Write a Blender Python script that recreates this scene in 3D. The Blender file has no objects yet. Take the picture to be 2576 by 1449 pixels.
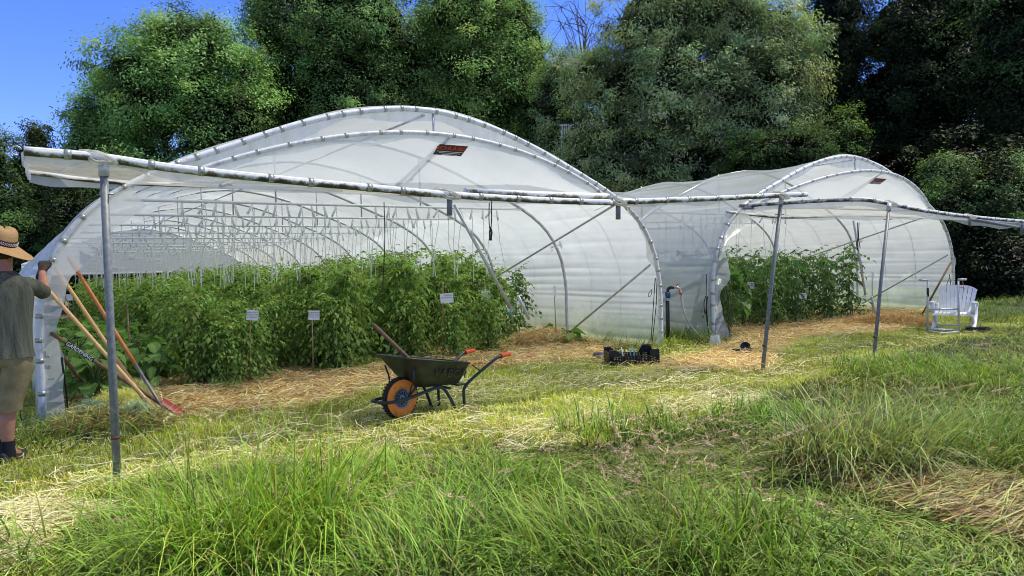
import bpy, math, random
import numpy as np
from mathutils import Vector, Matrix, Euler
random.seed(7); RNG = np.random.default_rng(11)
sc = bpy.context.scene
COL = sc.collection
R = math.radians
# ------------------------------------------------------------------ camera model
F = 1830.; PITCH = R(2.1); ROLL = R(1.47); CH = 1.5
fw = np.array([0, math.cos(PITCH), -math.sin(PITCH)]); rt0 = np.array([1., 0, 0]); up0 = np.cross(rt0, fw)
rt = rt0*math.cos(ROLL)-up0*math.sin(ROLL); upv = np.cross(rt, fw)
def ray(x, y): return fw+rt*(x-1288)/F-upv*(y-724.5)/F
def G(x, y, z=0.):                      # where the line of sight meets the level z
    d = ray(x, y); return np.array([0, 0, CH])+d*(z-CH)/d[2]
def AT(x, y, Y):                        # where it meets the vertical plane at distance Y
    d = ray(x, y); return np.array([0, 0, CH])+d*Y/d[1]
TH = R(34.9); cd = np.array([math.cos(TH), math.sin(TH), 0]); ad = np.array([-math.sin(TH), math.cos(TH), 0])
O1 = G(110, 1065); O2 = G(1795, 855); O1[2] = 0; O2[2] = 0
SL = .012
def L2W(O, u, v, z): return O+cd*u+ad*v+np.array([0, 0, z-SL*max(0, v)])
def PV(O, v, x, y):                     # (u, z) on a plane parallel to the tunnel front
    d = ray(x, y); C = np.array([0, 0, CH]); t = ((O+ad*v-C)@ad)/(d@ad); P = C+d*t-O
    return float(P@cd), float(P[2])
def ground_h(x, y):
    v = (x-O1[0])*ad[0]+(y-O1[1])*ad[1]
    return -SL*np.clip(v, 0, 60)
def onground(p): return np.array([p[0], p[1], float(ground_h(p[0], p[1]))])

# ------------------------------------------------------------------ mesh helpers
def s2l(c):
    c = np.array(c, float)/255; return np.where(c <= .04045, c/12.92, ((c+.055)/1.055)**2.4)
def rgb(r, g, b): return tuple(float(v) for v in s2l((r, g, b)))+(1.,)
def link(name, me, mat=None, parent=None, loc=None, rot=None, smooth=False):
    o = bpy.data.objects.new(name, me); COL.objects.link(o)
    if mat is not None:
        for m in (mat if isinstance(mat, (list, tuple)) else [mat]): me.materials.append(m)
    if parent: o.parent = parent
    if loc is not None: o.location = [float(q) for q in loc]
    if rot is not None: o.rotation_euler = rot
    if smooth: me.shade_smooth() if hasattr(me, 'shade_smooth') else None
    return o
def tag(o, label=None, cat=None, group=None, kind=None):
    if label: o['label'] = label
    if cat: o['category'] = cat
    if group: o['group'] = group
    if kind: o['kind'] = kind
    return o
def empty(name, loc=(0, 0, 0), rz=0., label=None, cat=None, group=None):
    o = bpy.data.objects.new(name, None); COL.objects.link(o); o.location = [float(q) for q in loc]; o.rotation_euler = (0, 0, rz)
    o.empty_display_size = .05
    return tag(o, label, cat, group)
def np_mesh(name, V, Fc, col=None, smooth=False):
    V = np.asarray(V, np.float32).reshape(-1, 3); Fc = np.asarray(Fc, np.int32); k = Fc.shape[1]; n = len(Fc)
    me = bpy.data.meshes.new(name)
    me.vertices.add(len(V)); me.vertices.foreach_set('co', V.ravel())
    me.loops.add(n*k); me.loops.foreach_set('vertex_index', Fc.ravel())
    me.polygons.add(n); me.polygons.foreach_set('loop_start', np.arange(0, n*k, k, dtype=np.int32))
    me.polygons.foreach_set('loop_total', np.full(n, k, np.int32))
    if smooth: me.polygons.foreach_set('use_smooth', np.ones(n, bool))
    if col is not None:
        at = me.color_attributes.new('Col', 'FLOAT_COLOR', 'POINT')
        c = np.ones((len(V), 4), np.float32); c[:, :3] = col; at.data.foreach_set('color', c.ravel())
    me.update(calc_edges=True); me.validate()
    return me
def text_mesh(body, size, mat, parent, extrude=0., offset=0., ay='CENTER', name='lettering'):
    cu = bpy.data.curves.new(name, 'FONT'); cu.body = body; cu.size = size; cu.align_x = 'CENTER'; cu.align_y = ay; cu.extrude = extrude; cu.offset = offset; cu.resolution_u = 3
    t = bpy.data.objects.new('tmp_text', cu); COL.objects.link(t); bpy.context.view_layer.update(); dg = bpy.context.evaluated_depsgraph_get()
    me = bpy.data.meshes.new_from_object(t.evaluated_get(dg)); bpy.data.objects.remove(t); bpy.data.curves.remove(cu); me.materials.clear()
    return link(name, me, mat, parent)
class MB:
    def __init__(s): s.v = []; s.f = []; s.sm = []
    def add(s, vs, fs, smooth=False):
        b = len(s.v); s.v += [tuple(float(q) for q in p) for p in vs]; s.f += [tuple(i+b for i in f) for f in fs]; s.sm += [smooth]*len(fs); return s
    def tube(s, pts, r, n=8, cap=True, sm=True, flat=None):
        P = [np.array(p, float) for p in pts]; m = len(P)
        rr = list(r) if hasattr(r, '__len__') else [r]*m
        if len(rr) != m: rr = [float(q) for q in np.interp(np.linspace(0, 1, m), np.linspace(0, 1, len(rr)), rr)]
        T = [(P[min(i+1, m-1)]-P[max(i-1, 0)]) for i in range(m)]; T = [t/(np.linalg.norm(t)+1e-9) for t in T]
        a = np.array([0, 0, 1.]) if abs(T[0][2]) < .9 else np.array([1., 0, 0])
        N = np.cross(T[0], a); N /= np.linalg.norm(N); vs = []; fs = []
        for i in range(m):
            N = N-T[i]*(N@T[i]); N /= (np.linalg.norm(N)+1e-9); B = np.cross(T[i], N)
            for j in range(n):
                an = 2*math.pi*j/n; fl = 1 if flat is None else flat
                vs.append(P[i]+rr[i]*(N*math.cos(an)+B*math.sin(an)*fl))
        for i in range(m-1):
            for j in range(n): fs.append((i*n+j, i*n+(j+1) % n, (i+1)*n+(j+1) % n, (i+1)*n+j))
        s.add(vs, fs, sm)
        if cap:
            b = len(s.v)-m*n
            s.f += [tuple(b+j for j in range(n))[::-1], tuple(b+(m-1)*n+j for j in range(n))]; s.sm += [False, False]
        return s
    def box(s, c, d, rot=None, taper=1.):
        x, y, z = [q/2 for q in d]; vs = []
        for k in (-1, 1):
            t = taper if k > 0 else 1
            for a, b in ((-1, -1), (1, -1), (1, 1), (-1, 1)): vs.append(Vector((a*x*t, b*y*t, k*z)))
        if rot is not None:
            M = rot if isinstance(rot, Matrix) else Euler(rot).to_matrix(); vs = [M @ v for v in vs]
        vs = [v+Vector([float(q) for q in c]) for v in vs]
        return s.add(vs, [(0, 3, 2, 1), (4, 5, 6, 7), (0, 1, 5, 4), (1, 2, 6, 5), (2, 3, 7, 6), (3, 0, 4, 7)])
    def loft(s, rings, closed=True, cap=True, sm=True):
        n = len(rings[0]); vs = [p for r in rings for p in r]; fs = []
        for i in range(len(rings)-1):
            for j in range(n if closed else n-1): fs.append((i*n+j, i*n+(j+1) % n, (i+1)*n+(j+1) % n, (i+1)*n+j))
        s.add(vs, fs, sm)
        if cap and closed:
            b = len(s.v)-len(vs); s.f += [tuple(b+j for j in range(n))[::-1], tuple(b+(len(rings)-1)*n+j for j in range(n))]; s.sm += [False]*2
        return s
    def grid(s, fn, nu, nv, sm=True):
        vs = [fn(i/(nu-1), j/(nv-1)) for i in range(nu) for j in range(nv)]
        fs = [(i*nv+j, i*nv+j+1, (i+1)*nv+j+1, (i+1)*nv+j) for i in range(nu-1) for j in range(nv-1)]
        return s.add(vs, fs, sm)
    def mesh(s, name):
        me = bpy.data.meshes.new(name); me.from_pydata(s.v, [], s.f); me.polygons.foreach_set('use_smooth', s.sm); me.update(); return me
    def build(s, name, mat, parent=None, loc=None, rot=None): return link(name, s.mesh(name), mat, parent, loc, rot)
def copy_tree(o, parent=None):
    c = o.copy(); COL.objects.link(c)
    if parent: c.parent = parent
    for ch in list(o.children): copy_tree(ch, c)
    return c
def bez(pts, n=20):
    P = np.array(pts, float); m = len(P)
    if m < 3: return [P[0]+(P[-1]-P[0])*t for t in np.linspace(0, 1, n)]
    out = []; Q = np.vstack([2*P[0]-P[1], P, 2*P[-1]-P[-2]]); per = max(2, n//(m-1))
    for i in range(1, m):
        p0, p1, p2, p3 = Q[i-1], Q[i], Q[i+1], Q[i+2]
        for t in np.linspace(0, 1, per, endpoint=False):
            out.append(.5*(2*p1+(p2-p0)*t+(2*p0-5*p1+4*p2-p3)*t*t+(3*p1-p0-3*p2+p3)*t**3))
    out.append(P[-1]); return out

# ------------------------------------------------------------------ materials
def newmat(name):
    m = bpy.data.materials.new(name); m.use_nodes = True; nt = m.node_tree
    return m, nt, nt.nodes, nt.links, nt.nodes['Principled BSDF'], nt.nodes['Material Output']
def noise(nt, scale, det=4, rough=.6, vec=None, sc3=None):
    n = nt.nodes.new('ShaderNodeTexNoise'); n.inputs['Scale'].default_value = scale; n.inputs['Detail'].default_value = det; n.inputs['Roughness'].default_value = rough
    tc = nt.nodes.new('ShaderNodeTexCoord'); src = tc.outputs[vec or 'Object']
    if sc3:
        mp = nt.nodes.new('ShaderNodeMapping'); mp.inputs['Scale'].default_value = sc3; nt.links.new(src, mp.inputs[0]); src = mp.outputs[0]
    nt.links.new(src, n.inputs['Vector']); return n
def ramp(nt, src, stops):
    r = nt.nodes.new('ShaderNodeValToRGB'); e = r.color_ramp.elements
    while len(e) < len(stops): e.new(.5)
    for i, (p, c) in enumerate(stops): e[i].position = p; e[i].color = c
    nt.links.new(src, r.inputs[0]); return r
def bump(nt, src, dst, strength=.3, dist=.02):
    b = nt.nodes.new('ShaderNodeBump'); b.inputs['Strength'].default_value = strength; b.inputs['Distance'].default_value = dist
    nt.links.new(src, b.inputs['Height']); nt.links.new(b.outputs[0], dst); return b
def simple(name, c1, c2=None, rough=.6, metal=0., scale=8., bs=.15, bd=.005, spec=.4, sc3=None, p=(.35, .65)):
    m, nt, N, L, B, O = newmat(name)
    n = noise(nt, scale, 5, .65, sc3=sc3); c2 = c2 or tuple(q*.7 for q in c1[:3])+(1,)
    r = ramp(nt, n.outputs[0], [(p[0], c2), (p[1], c1)]); L.new(r.outputs[0], B.inputs['Base Color'])
    B.inputs['Roughness'].default_value = rough; B.inputs['Metallic'].default_value = metal; B.inputs['Specular IOR Level'].default_value = spec
    if bs: bump(nt, n.outputs[0], B.inputs['Normal'], bs, bd)
    return m
def leafmat(name, trans=.35, rough=.5, spec=.35, tint=(1.25, 1.35, .7)):
    m, nt, N, L, B, O = newmat(name)
    at = N.new('ShaderNodeAttribute'); at.attribute_name = 'Col'
    L.new(at.outputs['Color'], B.inputs['Base Color']); B.inputs['Roughness'].default_value = rough; B.inputs['Specular IOR Level'].default_value = spec
    tr = N.new('ShaderNodeBsdfTranslucent'); mx = N.new('ShaderNodeMixShader'); mul = N.new('ShaderNodeMixRGB'); mul.blend_type = 'MULTIPLY'
    mul.inputs[0].default_value = 1; mul.inputs[2].default_value = tint+(1,); L.new(at.outputs['Color'], mul.inputs[1]); L.new(mul.outputs[0], tr.inputs[0])
    mx.inputs[0].default_value = trans; L.new(B.outputs[0], mx.inputs[1]); L.new(tr.outputs[0], mx.inputs[2]); L.new(mx.outputs[0], O.inputs[0])
    return m
def filmmat(name, alpha_clear=.12, base=(.78, .82, .86), transl=.5, dirt=.25, wr=(1.2, .35, 7.), wstr=.5, rough=.35, algae_fold_shade=False):
    m, nt, N, L, B, O = newmat(name)
    n1 = noise(nt, 1.3, 6, .6, sc3=wr)
    n2 = noise(nt, 2.3, 5, .7)
    r = ramp(nt, n2.outputs[0], [(.3, tuple(b*(1-dirt) for b in base)+(1,)), (.62, base+(1,))])
    cs = r.outputs[0]
    if algae_fold_shade:
        r3 = ramp(nt, n1.outputs[0], [(.15, (.84, .85, .87, 1)), (.5, (1, 1, 1, 1)), (.8, (1.25, 1.25, 1.24, 1))]); m3 = N.new('ShaderNodeMixRGB'); m3.blend_type = 'MULTIPLY'; m3.inputs[0].default_value = 1; L.new(cs, m3.inputs[1]); L.new(r3.outputs[0], m3.inputs[2]); cs = m3.outputs[0]  # light and shade of the folds painted into the film colour
        tc = N.new('ShaderNodeTexCoord'); sx = N.new('ShaderNodeSeparateXYZ'); L.new(tc.outputs['Object'], sx.inputs[0]); ad_ = N.new('ShaderNodeMath'); ad_.operation = 'MULTIPLY_ADD'; ad_.inputs[1].default_value = .9; L.new(n2.outputs[0], ad_.inputs[0]); L.new(sx.outputs[2], ad_.inputs[2])
        r2 = ramp(nt, ad_.outputs[0], [(.35, (.62, .68, .5, 1)), (.95, (.9, .95, .88, 1)), (1.0, (1, 1, 1, 1))]); mu = N.new('ShaderNodeMixRGB'); mu.blend_type = 'MULTIPLY'; mu.inputs[0].default_value = 1; L.new(cs, mu.inputs[1]); L.new(r2.outputs[0], mu.inputs[2]); cs = mu.outputs[0]
    L.new(cs, B.inputs['Base Color']); B.inputs['Roughness'].default_value = rough; B.inputs['Specular IOR Level'].default_value = .5
    try: n1.noise_type = 'RIDGED_MULTIFRACTAL'; n1.normalize = True
    except Exception: pass
    tr = N.new('ShaderNodeBsdfTranslucent'); L.new(cs, tr.inputs[0])
    m1 = N.new('ShaderNodeMixShader'); m1.inputs[0].default_value = transl; L.new(B.outputs[0], m1.inputs[1]); L.new(tr.outputs[0], m1.inputs[2])
    tp = N.new('ShaderNodeBsdfTransparent'); tp.inputs[0].default_value = (.95, .97, .98, 1)
    m2 = N.new('ShaderNodeMixShader'); m2.inputs[0].default_value = alpha_clear; L.new(m1.outputs[0], m2.inputs[1]); L.new(tp.outputs[0], m2.inputs[2]); L.new(m2.outputs[0], O.inputs[0])
    b = N.new('ShaderNodeBump'); b.inputs['Strength'].default_value = wstr; b.inputs['Distance'].default_value = .06; L.new(n1.outputs[0], b.inputs['Height'])
    L.new(b.outputs[0], B.inputs['Normal']); L.new(b.outputs[0], tr.inputs['Normal'])
    return m
M = {}
M['pipe'] = simple('galvanised_pipe', (.6, .61, .61, 1), (.42, .43, .43, 1), .45, .3, 14, .1)
M['post'] = simple('painted_post', (.22, .235, .235, 1), (.13, .145, .15, 1), .5, .1, 30, .1)
M['wrap'] = simple('wrapped_pipe', (.68, .7, .7, 1), (.4, .42, .42, 1), .4, 0, 9, .6, .01, p=(.3, .5))
def grime():
    m, nt, N, L, B, O = newmat('grimy_wrap')
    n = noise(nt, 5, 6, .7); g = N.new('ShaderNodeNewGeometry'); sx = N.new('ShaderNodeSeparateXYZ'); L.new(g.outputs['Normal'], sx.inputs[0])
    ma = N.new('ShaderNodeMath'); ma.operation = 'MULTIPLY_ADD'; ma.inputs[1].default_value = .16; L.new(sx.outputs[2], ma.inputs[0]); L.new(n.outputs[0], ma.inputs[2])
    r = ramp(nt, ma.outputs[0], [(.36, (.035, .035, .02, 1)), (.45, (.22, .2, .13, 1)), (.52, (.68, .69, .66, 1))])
    L.new(r.outputs[0], B.inputs['Base Color']); B.inputs['Roughness'].default_value = .5; bump(nt, n.outputs[0], B.inputs['Normal'], .6, .01); return m
M['grime'] = grime()
M['clip'] = simple('clip_metal', (.5, .5, .42, 1), (.3, .31, .28, 1), .35, .6, 20, 0)
M['film'] = filmmat('tunnel_film', .26, (.9, .95, .97), .56, .10, (.28, .2, 5.), 1., .2, algae_fold_shade=True)
M['film_clear'] = filmmat('vent_film', .4, (.92, .96, 1.), .55, .06, (3., 1., .8), .25, .25)
M['film_loose'] = filmmat('loose_film', .42, (.86, .88, .88), .45, .15, (2., 2., 2.), .35, .2)
M['film_dirty'] = filmmat('old_film', .5, (.74, .74, .68), .5, .35, (5., 2., 3.), 1., .4)
M['white'] = simple('white_plastic', (.86, .87, .86, 1), (.78, .79, .79, 1), .45, 0, 20, 0)
M['string'] = simple('white_twine', (.9, .92, .86, 1), (.85, .88, .8, 1), .6, 0, 30, 0)
def transmat(name, c, k):
    m, nt, N, L, B, O = newmat(name); B.inputs['Base Color'].default_value = c; B.inputs['Roughness'].default_value = .5; tr = N.new('ShaderNodeBsdfTranslucent'); tr.inputs[0].default_value = c; mx = N.new('ShaderNodeMixShader'); mx.inputs[0].default_value = k
    L.new(B.outputs[0], mx.inputs[1]); L.new(tr.outputs[0], mx.inputs[2]); L.new(mx.outputs[0], O.inputs[0]); return m
M['hook'] = transmat('white_hook', (1, 1, 1, 1), .7); M['string'] = transmat('pale_twine', (.95, .97, .92, 1), .55)
M['bar'] = simple('pale_bar', (.85, .86, .86, 1), (.7, .72, .73, 1), .4, .0, 14, 0); M['film_end'] = filmmat('end_film', .05, (.95, .96, .97), .35, .05)
M['black'] = simple('black_plastic', (.018, .018, .02, 1), (.008, .008, .009, 1), .4, 0, 20, .1)
M['rope'] = simple('black_rope', (.015, .015, .018, 1), None, .8, 0, 60, .2)
M['wood'] = simple('pale_ash_handle', (.75, .46, .18, 1), (.6, .34, .12, 1), .5, 0, 6, .1, sc3=(6, 6, .8))
M['woodo'] = simple('varnished_handle', (.62, .23, .05, 1), (.45, .14, .03, 1), .35, 0, 6, .1, sc3=(6, 6, .8))
M['woodd'] = simple('weathered_wood', (.24, .13, .07, 1), (.12, .065, .035, 1), .75, 0, 8, .3, sc3=(6, 6, 1))
M['red'] = simple('red_paint', (.4, .015, .02, 1), (.25, .01, .015, 1), .4, 0, 10, 0)
M['steel'] = simple('tool_steel', (.3, .3, .3, 1), (.14, .13, .12, 1), .4, .7, 14, .1)
M['rust'] = simple('rusty_iron', (.2, .085, .045, 1), (.09, .04, .025, 1), .8, .2, 20, .3)
M['skin'] = simple('skin', (.5, .24, .15, 1), (.4, .17, .10, 1), .5, 0, 12, .05)
M['canvas'] = simple('hay_net', (.45, .48, .12, 1), (.2, .26, .06, 1), .9, 0, 10, 0)
M['leaf'] = leafmat('tree_leaves', .36, .55, .2)
M['willow'] = leafmat('willow_leaves', .3, .45, .35)
M['plant'] = leafmat('crop_leaves', .3, .5, .2)
M['grass'] = leafmat('grass_blades', .3, .5, .25, (1.2, 1.3, .45))
M['straw'] = leafmat('straw', .2, .5, .3, (1.1, 1., .8))
M['bark'] = simple('bark', (.12, .095, .07, 1), (.05, .04, .03, 1), .9, 0, 12, .5, .03)
def colat(name, rough=.6):
    m, nt, N, L, B, O = newmat(name); at = N.new('ShaderNodeAttribute'); at.attribute_name = 'Col'; L.new(at.outputs['Color'], B.inputs['Base Color']); B.inputs['Roughness'].default_value = rough; return m

# ------------------------------------------------------------------ world, sun, camera
SUN_EL = R(60); sdir = np.array([.97, .22]); sdir /= np.linalg.norm(sdir)
w = bpy.data.worlds.new('World'); sc.world = w; w.use_nodes = True; nt = w.node_tree
sky = nt.nodes.new('ShaderNodeTexSky'); sky.sky_type = 'NISHITA'; sky.sun_disc = False; sky.sun_elevation = SUN_EL
sky.sun_rotation = math.atan2(sdir[0], sdir[1]); sky.air_density = .8; sky.dust_density = .1; sky.ozone_density = 4.
hs = nt.nodes.new('ShaderNodeHueSaturation'); hs.inputs['Saturation'].default_value = 1.2; hs.inputs['Value'].default_value = 1.0
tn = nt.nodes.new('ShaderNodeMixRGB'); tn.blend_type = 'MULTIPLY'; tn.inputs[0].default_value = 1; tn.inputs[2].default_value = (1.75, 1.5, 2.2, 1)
nt.links.new(sky.outputs[0], hs.inputs['Color']); nt.links.new(hs.outputs[0], tn.inputs[1])
# deep blue low in the sky, brightened paler overhead as added fill light
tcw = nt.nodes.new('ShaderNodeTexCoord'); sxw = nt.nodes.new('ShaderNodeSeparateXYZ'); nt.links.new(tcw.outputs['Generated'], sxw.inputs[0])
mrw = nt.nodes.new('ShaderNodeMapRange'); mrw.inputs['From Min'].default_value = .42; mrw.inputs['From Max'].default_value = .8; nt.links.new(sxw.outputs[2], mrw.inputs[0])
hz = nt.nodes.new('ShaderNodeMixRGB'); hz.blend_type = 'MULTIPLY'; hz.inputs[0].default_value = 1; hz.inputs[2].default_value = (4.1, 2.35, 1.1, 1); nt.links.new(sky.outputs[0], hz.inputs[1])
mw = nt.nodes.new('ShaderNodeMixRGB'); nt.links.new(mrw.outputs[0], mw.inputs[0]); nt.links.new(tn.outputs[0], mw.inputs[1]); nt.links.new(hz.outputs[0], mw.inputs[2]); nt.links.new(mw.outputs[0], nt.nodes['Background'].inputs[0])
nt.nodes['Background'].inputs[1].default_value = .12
sl = bpy.data.lights.new('sun', 'SUN'); sl.energy = 5; sl.angle = R(.5); sl.color = (1, .94, .8)
so = bpy.data.objects.new('sun', sl); COL.objects.link(so)
D = Vector((sdir[0]*math.cos(SUN_EL), sdir[1]*math.cos(SUN_EL), math.sin(SUN_EL)))
so.rotation_euler = D.to_track_quat('Z', 'Y').to_euler(); so.location = (20, 20, 40)
cam = bpy.data.cameras.new('camera'); co = bpy.data.objects.new('camera', cam); COL.objects.link(co); sc.camera = co
cam.sensor_width = 36; cam.lens = 36*F/2576; cam.clip_end = 2000; cam.clip_start = .05
co.matrix_world = Matrix(((rt[0], upv[0], -fw[0], 0), (rt[1], upv[1], -fw[1], 0), (rt[2], upv[2], -fw[2], CH), (0, 0, 0, 1)))
sc.view_settings.view_transform = 'Standard'; sc.view_settings.look = 'None'; sc.view_settings.exposure = 0
sc.render.engine = 'CYCLES'
try:
    sc.cycles.pixel_filter_type = 'BLACKMAN_HARRIS'; sc.cycles.filter_width = 1.0
    sc.cycles.max_bounces = 8; sc.cycles.transparent_max_bounces = 12; sc.cycles.transmission_bounces = 6; sc.cycles.diffuse_bounces = 4
except Exception: pass

# ------------------------------------------------------------------ ground zones (world polygons)
def poly(pts): return np.array([G(x, y)[:2] for x, y in pts])
def inpoly(P, Q):
    x, y = P[:, 0], P[:, 1]; ins = np.zeros(len(P), bool); n = len(Q); j = n-1
    for i in range(n):
        xi, yi = Q[i]; xj, yj = Q[j]
        c = ((yi > y) != (yj > y)) & (x < (xj-xi)*(y-yi)/(yj-yi+1e-12)+xi); ins ^= c; j = i
    return ins
def vnoise(x, y, s, seed=0):
    x = x/s+seed*17.3; y = y/s+seed*9.1; xi = np.floor(x); yi = np.floor(y); fx = x-xi; fy = y-yi
    h = lambda a, b: np.modf(np.abs(np.sin(a*127.1+b*311.7+seed)*43758.5453))[0]
    fx = fx*fx*(3-2*fx); fy = fy*fy*(3-2*fy)
    return (h(xi, yi)*(1-fx)+h(xi+1, yi)*fx)*(1-fy)+(h(xi, yi+1)*(1-fx)+h(xi+1, yi+1)*fx)*fy
Z_STRAW = [poly([(560, 985), (700, 950), (900, 905), (1130, 870), (1310, 845), (1480, 850), (1500, 895), (1450, 905), (1200, 925), (960, 965), (900, 995), (760, 1022), (600, 1028), (430, 1045), (400, 1000), (480, 950)]),
           poly([(330, 880), (420, 900), (560, 940), (600, 1000), (430, 1045), (340, 1000)]),
           poly([(1260, 815), (1460, 850), (1500, 880), (1430, 890), (1260, 850)]),
           poly([(1800, 850), (1830, 800), (2300, 800), (2310, 815), (2250, 832), (2000, 850), (1960, 880), (1960, 925), (1850, 935), (1700, 920), (1650, 925), (1500, 915), (1490, 905), (1700, 900), (1790, 885)])]
Z_STRAW2 = [poly([(1050, 960), (1650, 925), (1900, 930), (2100, 900), (2120, 925), (1900, 970), (1500, 1060), (1100, 1130), (700, 1180), (300, 1230), (0, 1260), (0, 1330), (150, 1300), (100, 1150), (560, 1110), (900, 1050)]),
            poly([(0, 1270), (250, 1230), (330, 1290), (150, 1330), (60, 1449), (0, 1449)]),
            poly([(1300, 1060), (1900, 970), (1950, 1010), (1600, 1060), (1450, 1120), (1250, 1150)])]
Z_TALL = poly([(180, 1560), (220, 1260), (420, 1215), (800, 1165), (1100, 1130), (1350, 1110), (1500, 1120), (1650, 1060), (1850, 1040), (1950, 990), (2130, 930), (2220, 905), (2330, 870), (2400, 850), (2700, 830), (3300, 900), (3600, 1900), (1300, 2300), (-200, 2300)])
Z_BROWN = poly([(2000, 1150), (2150, 1170), (2350, 1200), (2700, 1240), (3000, 1380), (2600, 1370), (2400, 1305), (2230, 1255), (2080, 1200)])
Z_LOW = poly([(1250, 1130), (1900, 1060), (2150, 1200), (2700, 1330), (3200, 1900), (1500, 2300), (1350, 1500)])
Z_FAR = poly([(2430, 832), (2450, 770), (2600, 720), (3400, 720), (3400, 900), (2700, 850)])
def zone(P, L): 
    m = np.zeros(len(P), bool)
    for q in L: m |= inpoly(P, q)
    return m
def inrow(P):      # under the tunnels
    d = P-O1[:2]; u = d@cd[:2]; v = d@ad[:2]
    return u, v
# ground sheet: one mesh, fine close by and coarse to the horizon
def ground():
    xs = np.concatenate([np.linspace(-400, -24, 14), np.linspace(-22, 26, 300), np.linspace(30, 400, 14)])
    ys = np.concatenate([np.linspace(-60, 0, 5), np.linspace(1, 34, 230), np.linspace(38, 600, 20)])
    X, Y = np.meshgrid(xs, ys, indexing='ij'); P = np.stack([X.ravel(), Y.ravel()], 1)
    Z = ground_h(P[:, 0], P[:, 1])+.02*(vnoise(P[:, 0], P[:, 1], .8, 3)-.5)*(np.abs(P[:, 0]) < 24)-.02
    ds = vnoise(P[:, 0], P[:, 1], .5, 5); m1 = zone(P+(ds[:, None]-.5)*.5, Z_STRAW); m2 = zone(P+(ds[:, None]-.5)*.6, Z_STRAW2)
    u, v = inrow(P); Z = Z+np.where(m1, .03, 0)
    C = np.tile(np.array([.19, .23, .055]), (len(P), 1))*(.7+.6*vnoise(P[:, 0], P[:, 1], .35, 1))[:, None]
    C[m2] = C[m2]*.85+np.array([.2, .16, .06])*.15; C[m1] = np.array([.5, .34, .14])
    tl = inpoly(P, Z_TALL) | inpoly(P, Z_FAR); C[tl] *= .2; ins = (u > .1) & (u < 8.6) & (v > .3); C[ins & ~m1] = np.array([.1, .07, .04]); C[inpoly(P, Z_BROWN)] = np.array([.12, .075, .035])  # ground under tall grass darkened, painting shade between the tussocks
    nx, ny = len(xs), len(ys); I = np.arange(nx*ny).reshape(nx, ny)
    Fc = np.stack([I[:-1, :-1].ravel(), I[1:, :-1].ravel(), I[1:, 1:].ravel(), I[:-1, 1:].ravel()], 1)
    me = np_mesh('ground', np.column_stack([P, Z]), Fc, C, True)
    m, nt, N, L, B, O = newmat('meadow_ground'); at = N.new('ShaderNodeAttribute'); at.attribute_name = 'Col'
    n = noise(nt, 22, 8, .7); mx = N.new('ShaderNodeMixRGB'); mx.blend_type = 'MULTIPLY'; mx.inputs[0].default_value = .8
    r = ramp(nt, n.outputs[0], [(.3, (.3, .3, .3, 1)), (.7, (1.5, 1.5, 1.4, 1))]); L.new(at.outputs['Color'], mx.inputs[1]); L.new(r.outputs[0], mx.inputs[2]); L.new(mx.outputs[0], B.inputs['Base Color'])
    B.inputs['Roughness'].default_value = .95; bump(nt, n.outputs[0], B.inputs['Normal'], .8, .04)
    tag(link('ground', me, m), 'grassy meadow floor running under the tunnels to the trees', 'ground', kind='structure')
ground()

# ------------------------------------------------------------------ grass and straw
def blades(roots, h, wd, az, bend, c0, c1, nseg=3, lean=.2, twist=None):
    n = len(roots); d = np.stack([np.cos(az), np.sin(az), np.zeros(n)], 1); pa = az+math.pi/2+(RNG.normal(0, .6, n) if twist is None else twist)
    pd = np.stack([np.cos(pa), np.sin(pa), np.zeros(n)], 1); V = []; C = []
    for k in range(nseg+1):
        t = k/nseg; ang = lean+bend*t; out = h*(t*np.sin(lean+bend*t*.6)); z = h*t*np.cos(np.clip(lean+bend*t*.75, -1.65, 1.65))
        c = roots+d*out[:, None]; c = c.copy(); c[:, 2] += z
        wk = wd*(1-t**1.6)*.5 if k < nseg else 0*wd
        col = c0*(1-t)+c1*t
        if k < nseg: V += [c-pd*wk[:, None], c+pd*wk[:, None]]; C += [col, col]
        else: V += [c]; C += [col]
    m = 2*nseg+1; V = np.stack(V, 1).reshape(-1, 3); C = np.stack(C, 1).reshape(-1, 3); base = np.arange(n)[:, None]*m; T = []
    for k in range(nseg-1):
        T += [base+np.array([[2*k, 2*k+1, 2*k+3]]), base+np.array([[2*k, 2*k+3, 2*k+2]])]
    T += [base+np.array([[2*nseg-2, 2*nseg-1, 2*nseg]])]
    return V, np.concatenate(T, 0), C
def merge(parts):
    V = []; T = []; C = []; b = 0
    for v, t, c in parts: V.append(v); T.append(t+b); C.append(c); b += len(v)
    return np.concatenate(V), np.concatenate(T), np.concatenate(C)
def scatter(n, x0, x1, y0, y1, power=1.0):
    y = y0+(y1-y0)*RNG.random(n)**power; x = RNG.uniform(0, 1, n); 
    hw0 = .78*y+.5; X = -hw0+2*hw0*x if x0 is None else RNG.uniform(x0, x1, n)
    return np.column_stack([X, y])
def g3(P): return np.column_stack([P, ground_h(P[:, 0], P[:, 1])-.01])
def cols(n, base, var=.25, yellow=.0, yc=(.72, .62, .3)):
    c = np.array(base)[None]*np.clip(1+RNG.normal(0, var*1.25, (n, 1)), .25, 2)*(1+RNG.normal(0, .1, (n, 3))); c = np.clip(c, .005, .9)
    y = RNG.random(n) < yellow; c[y] = np.array(yc)*(1+RNG.normal(0, .2, (y.sum(), 1))); return np.clip(c, .004, .95)
AW = lambda P: (lambda u, v: (u > -.5) & (u < 9.4) & (v > -2.8) & (v < .2))(*inrow(P))
parts = []
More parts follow.
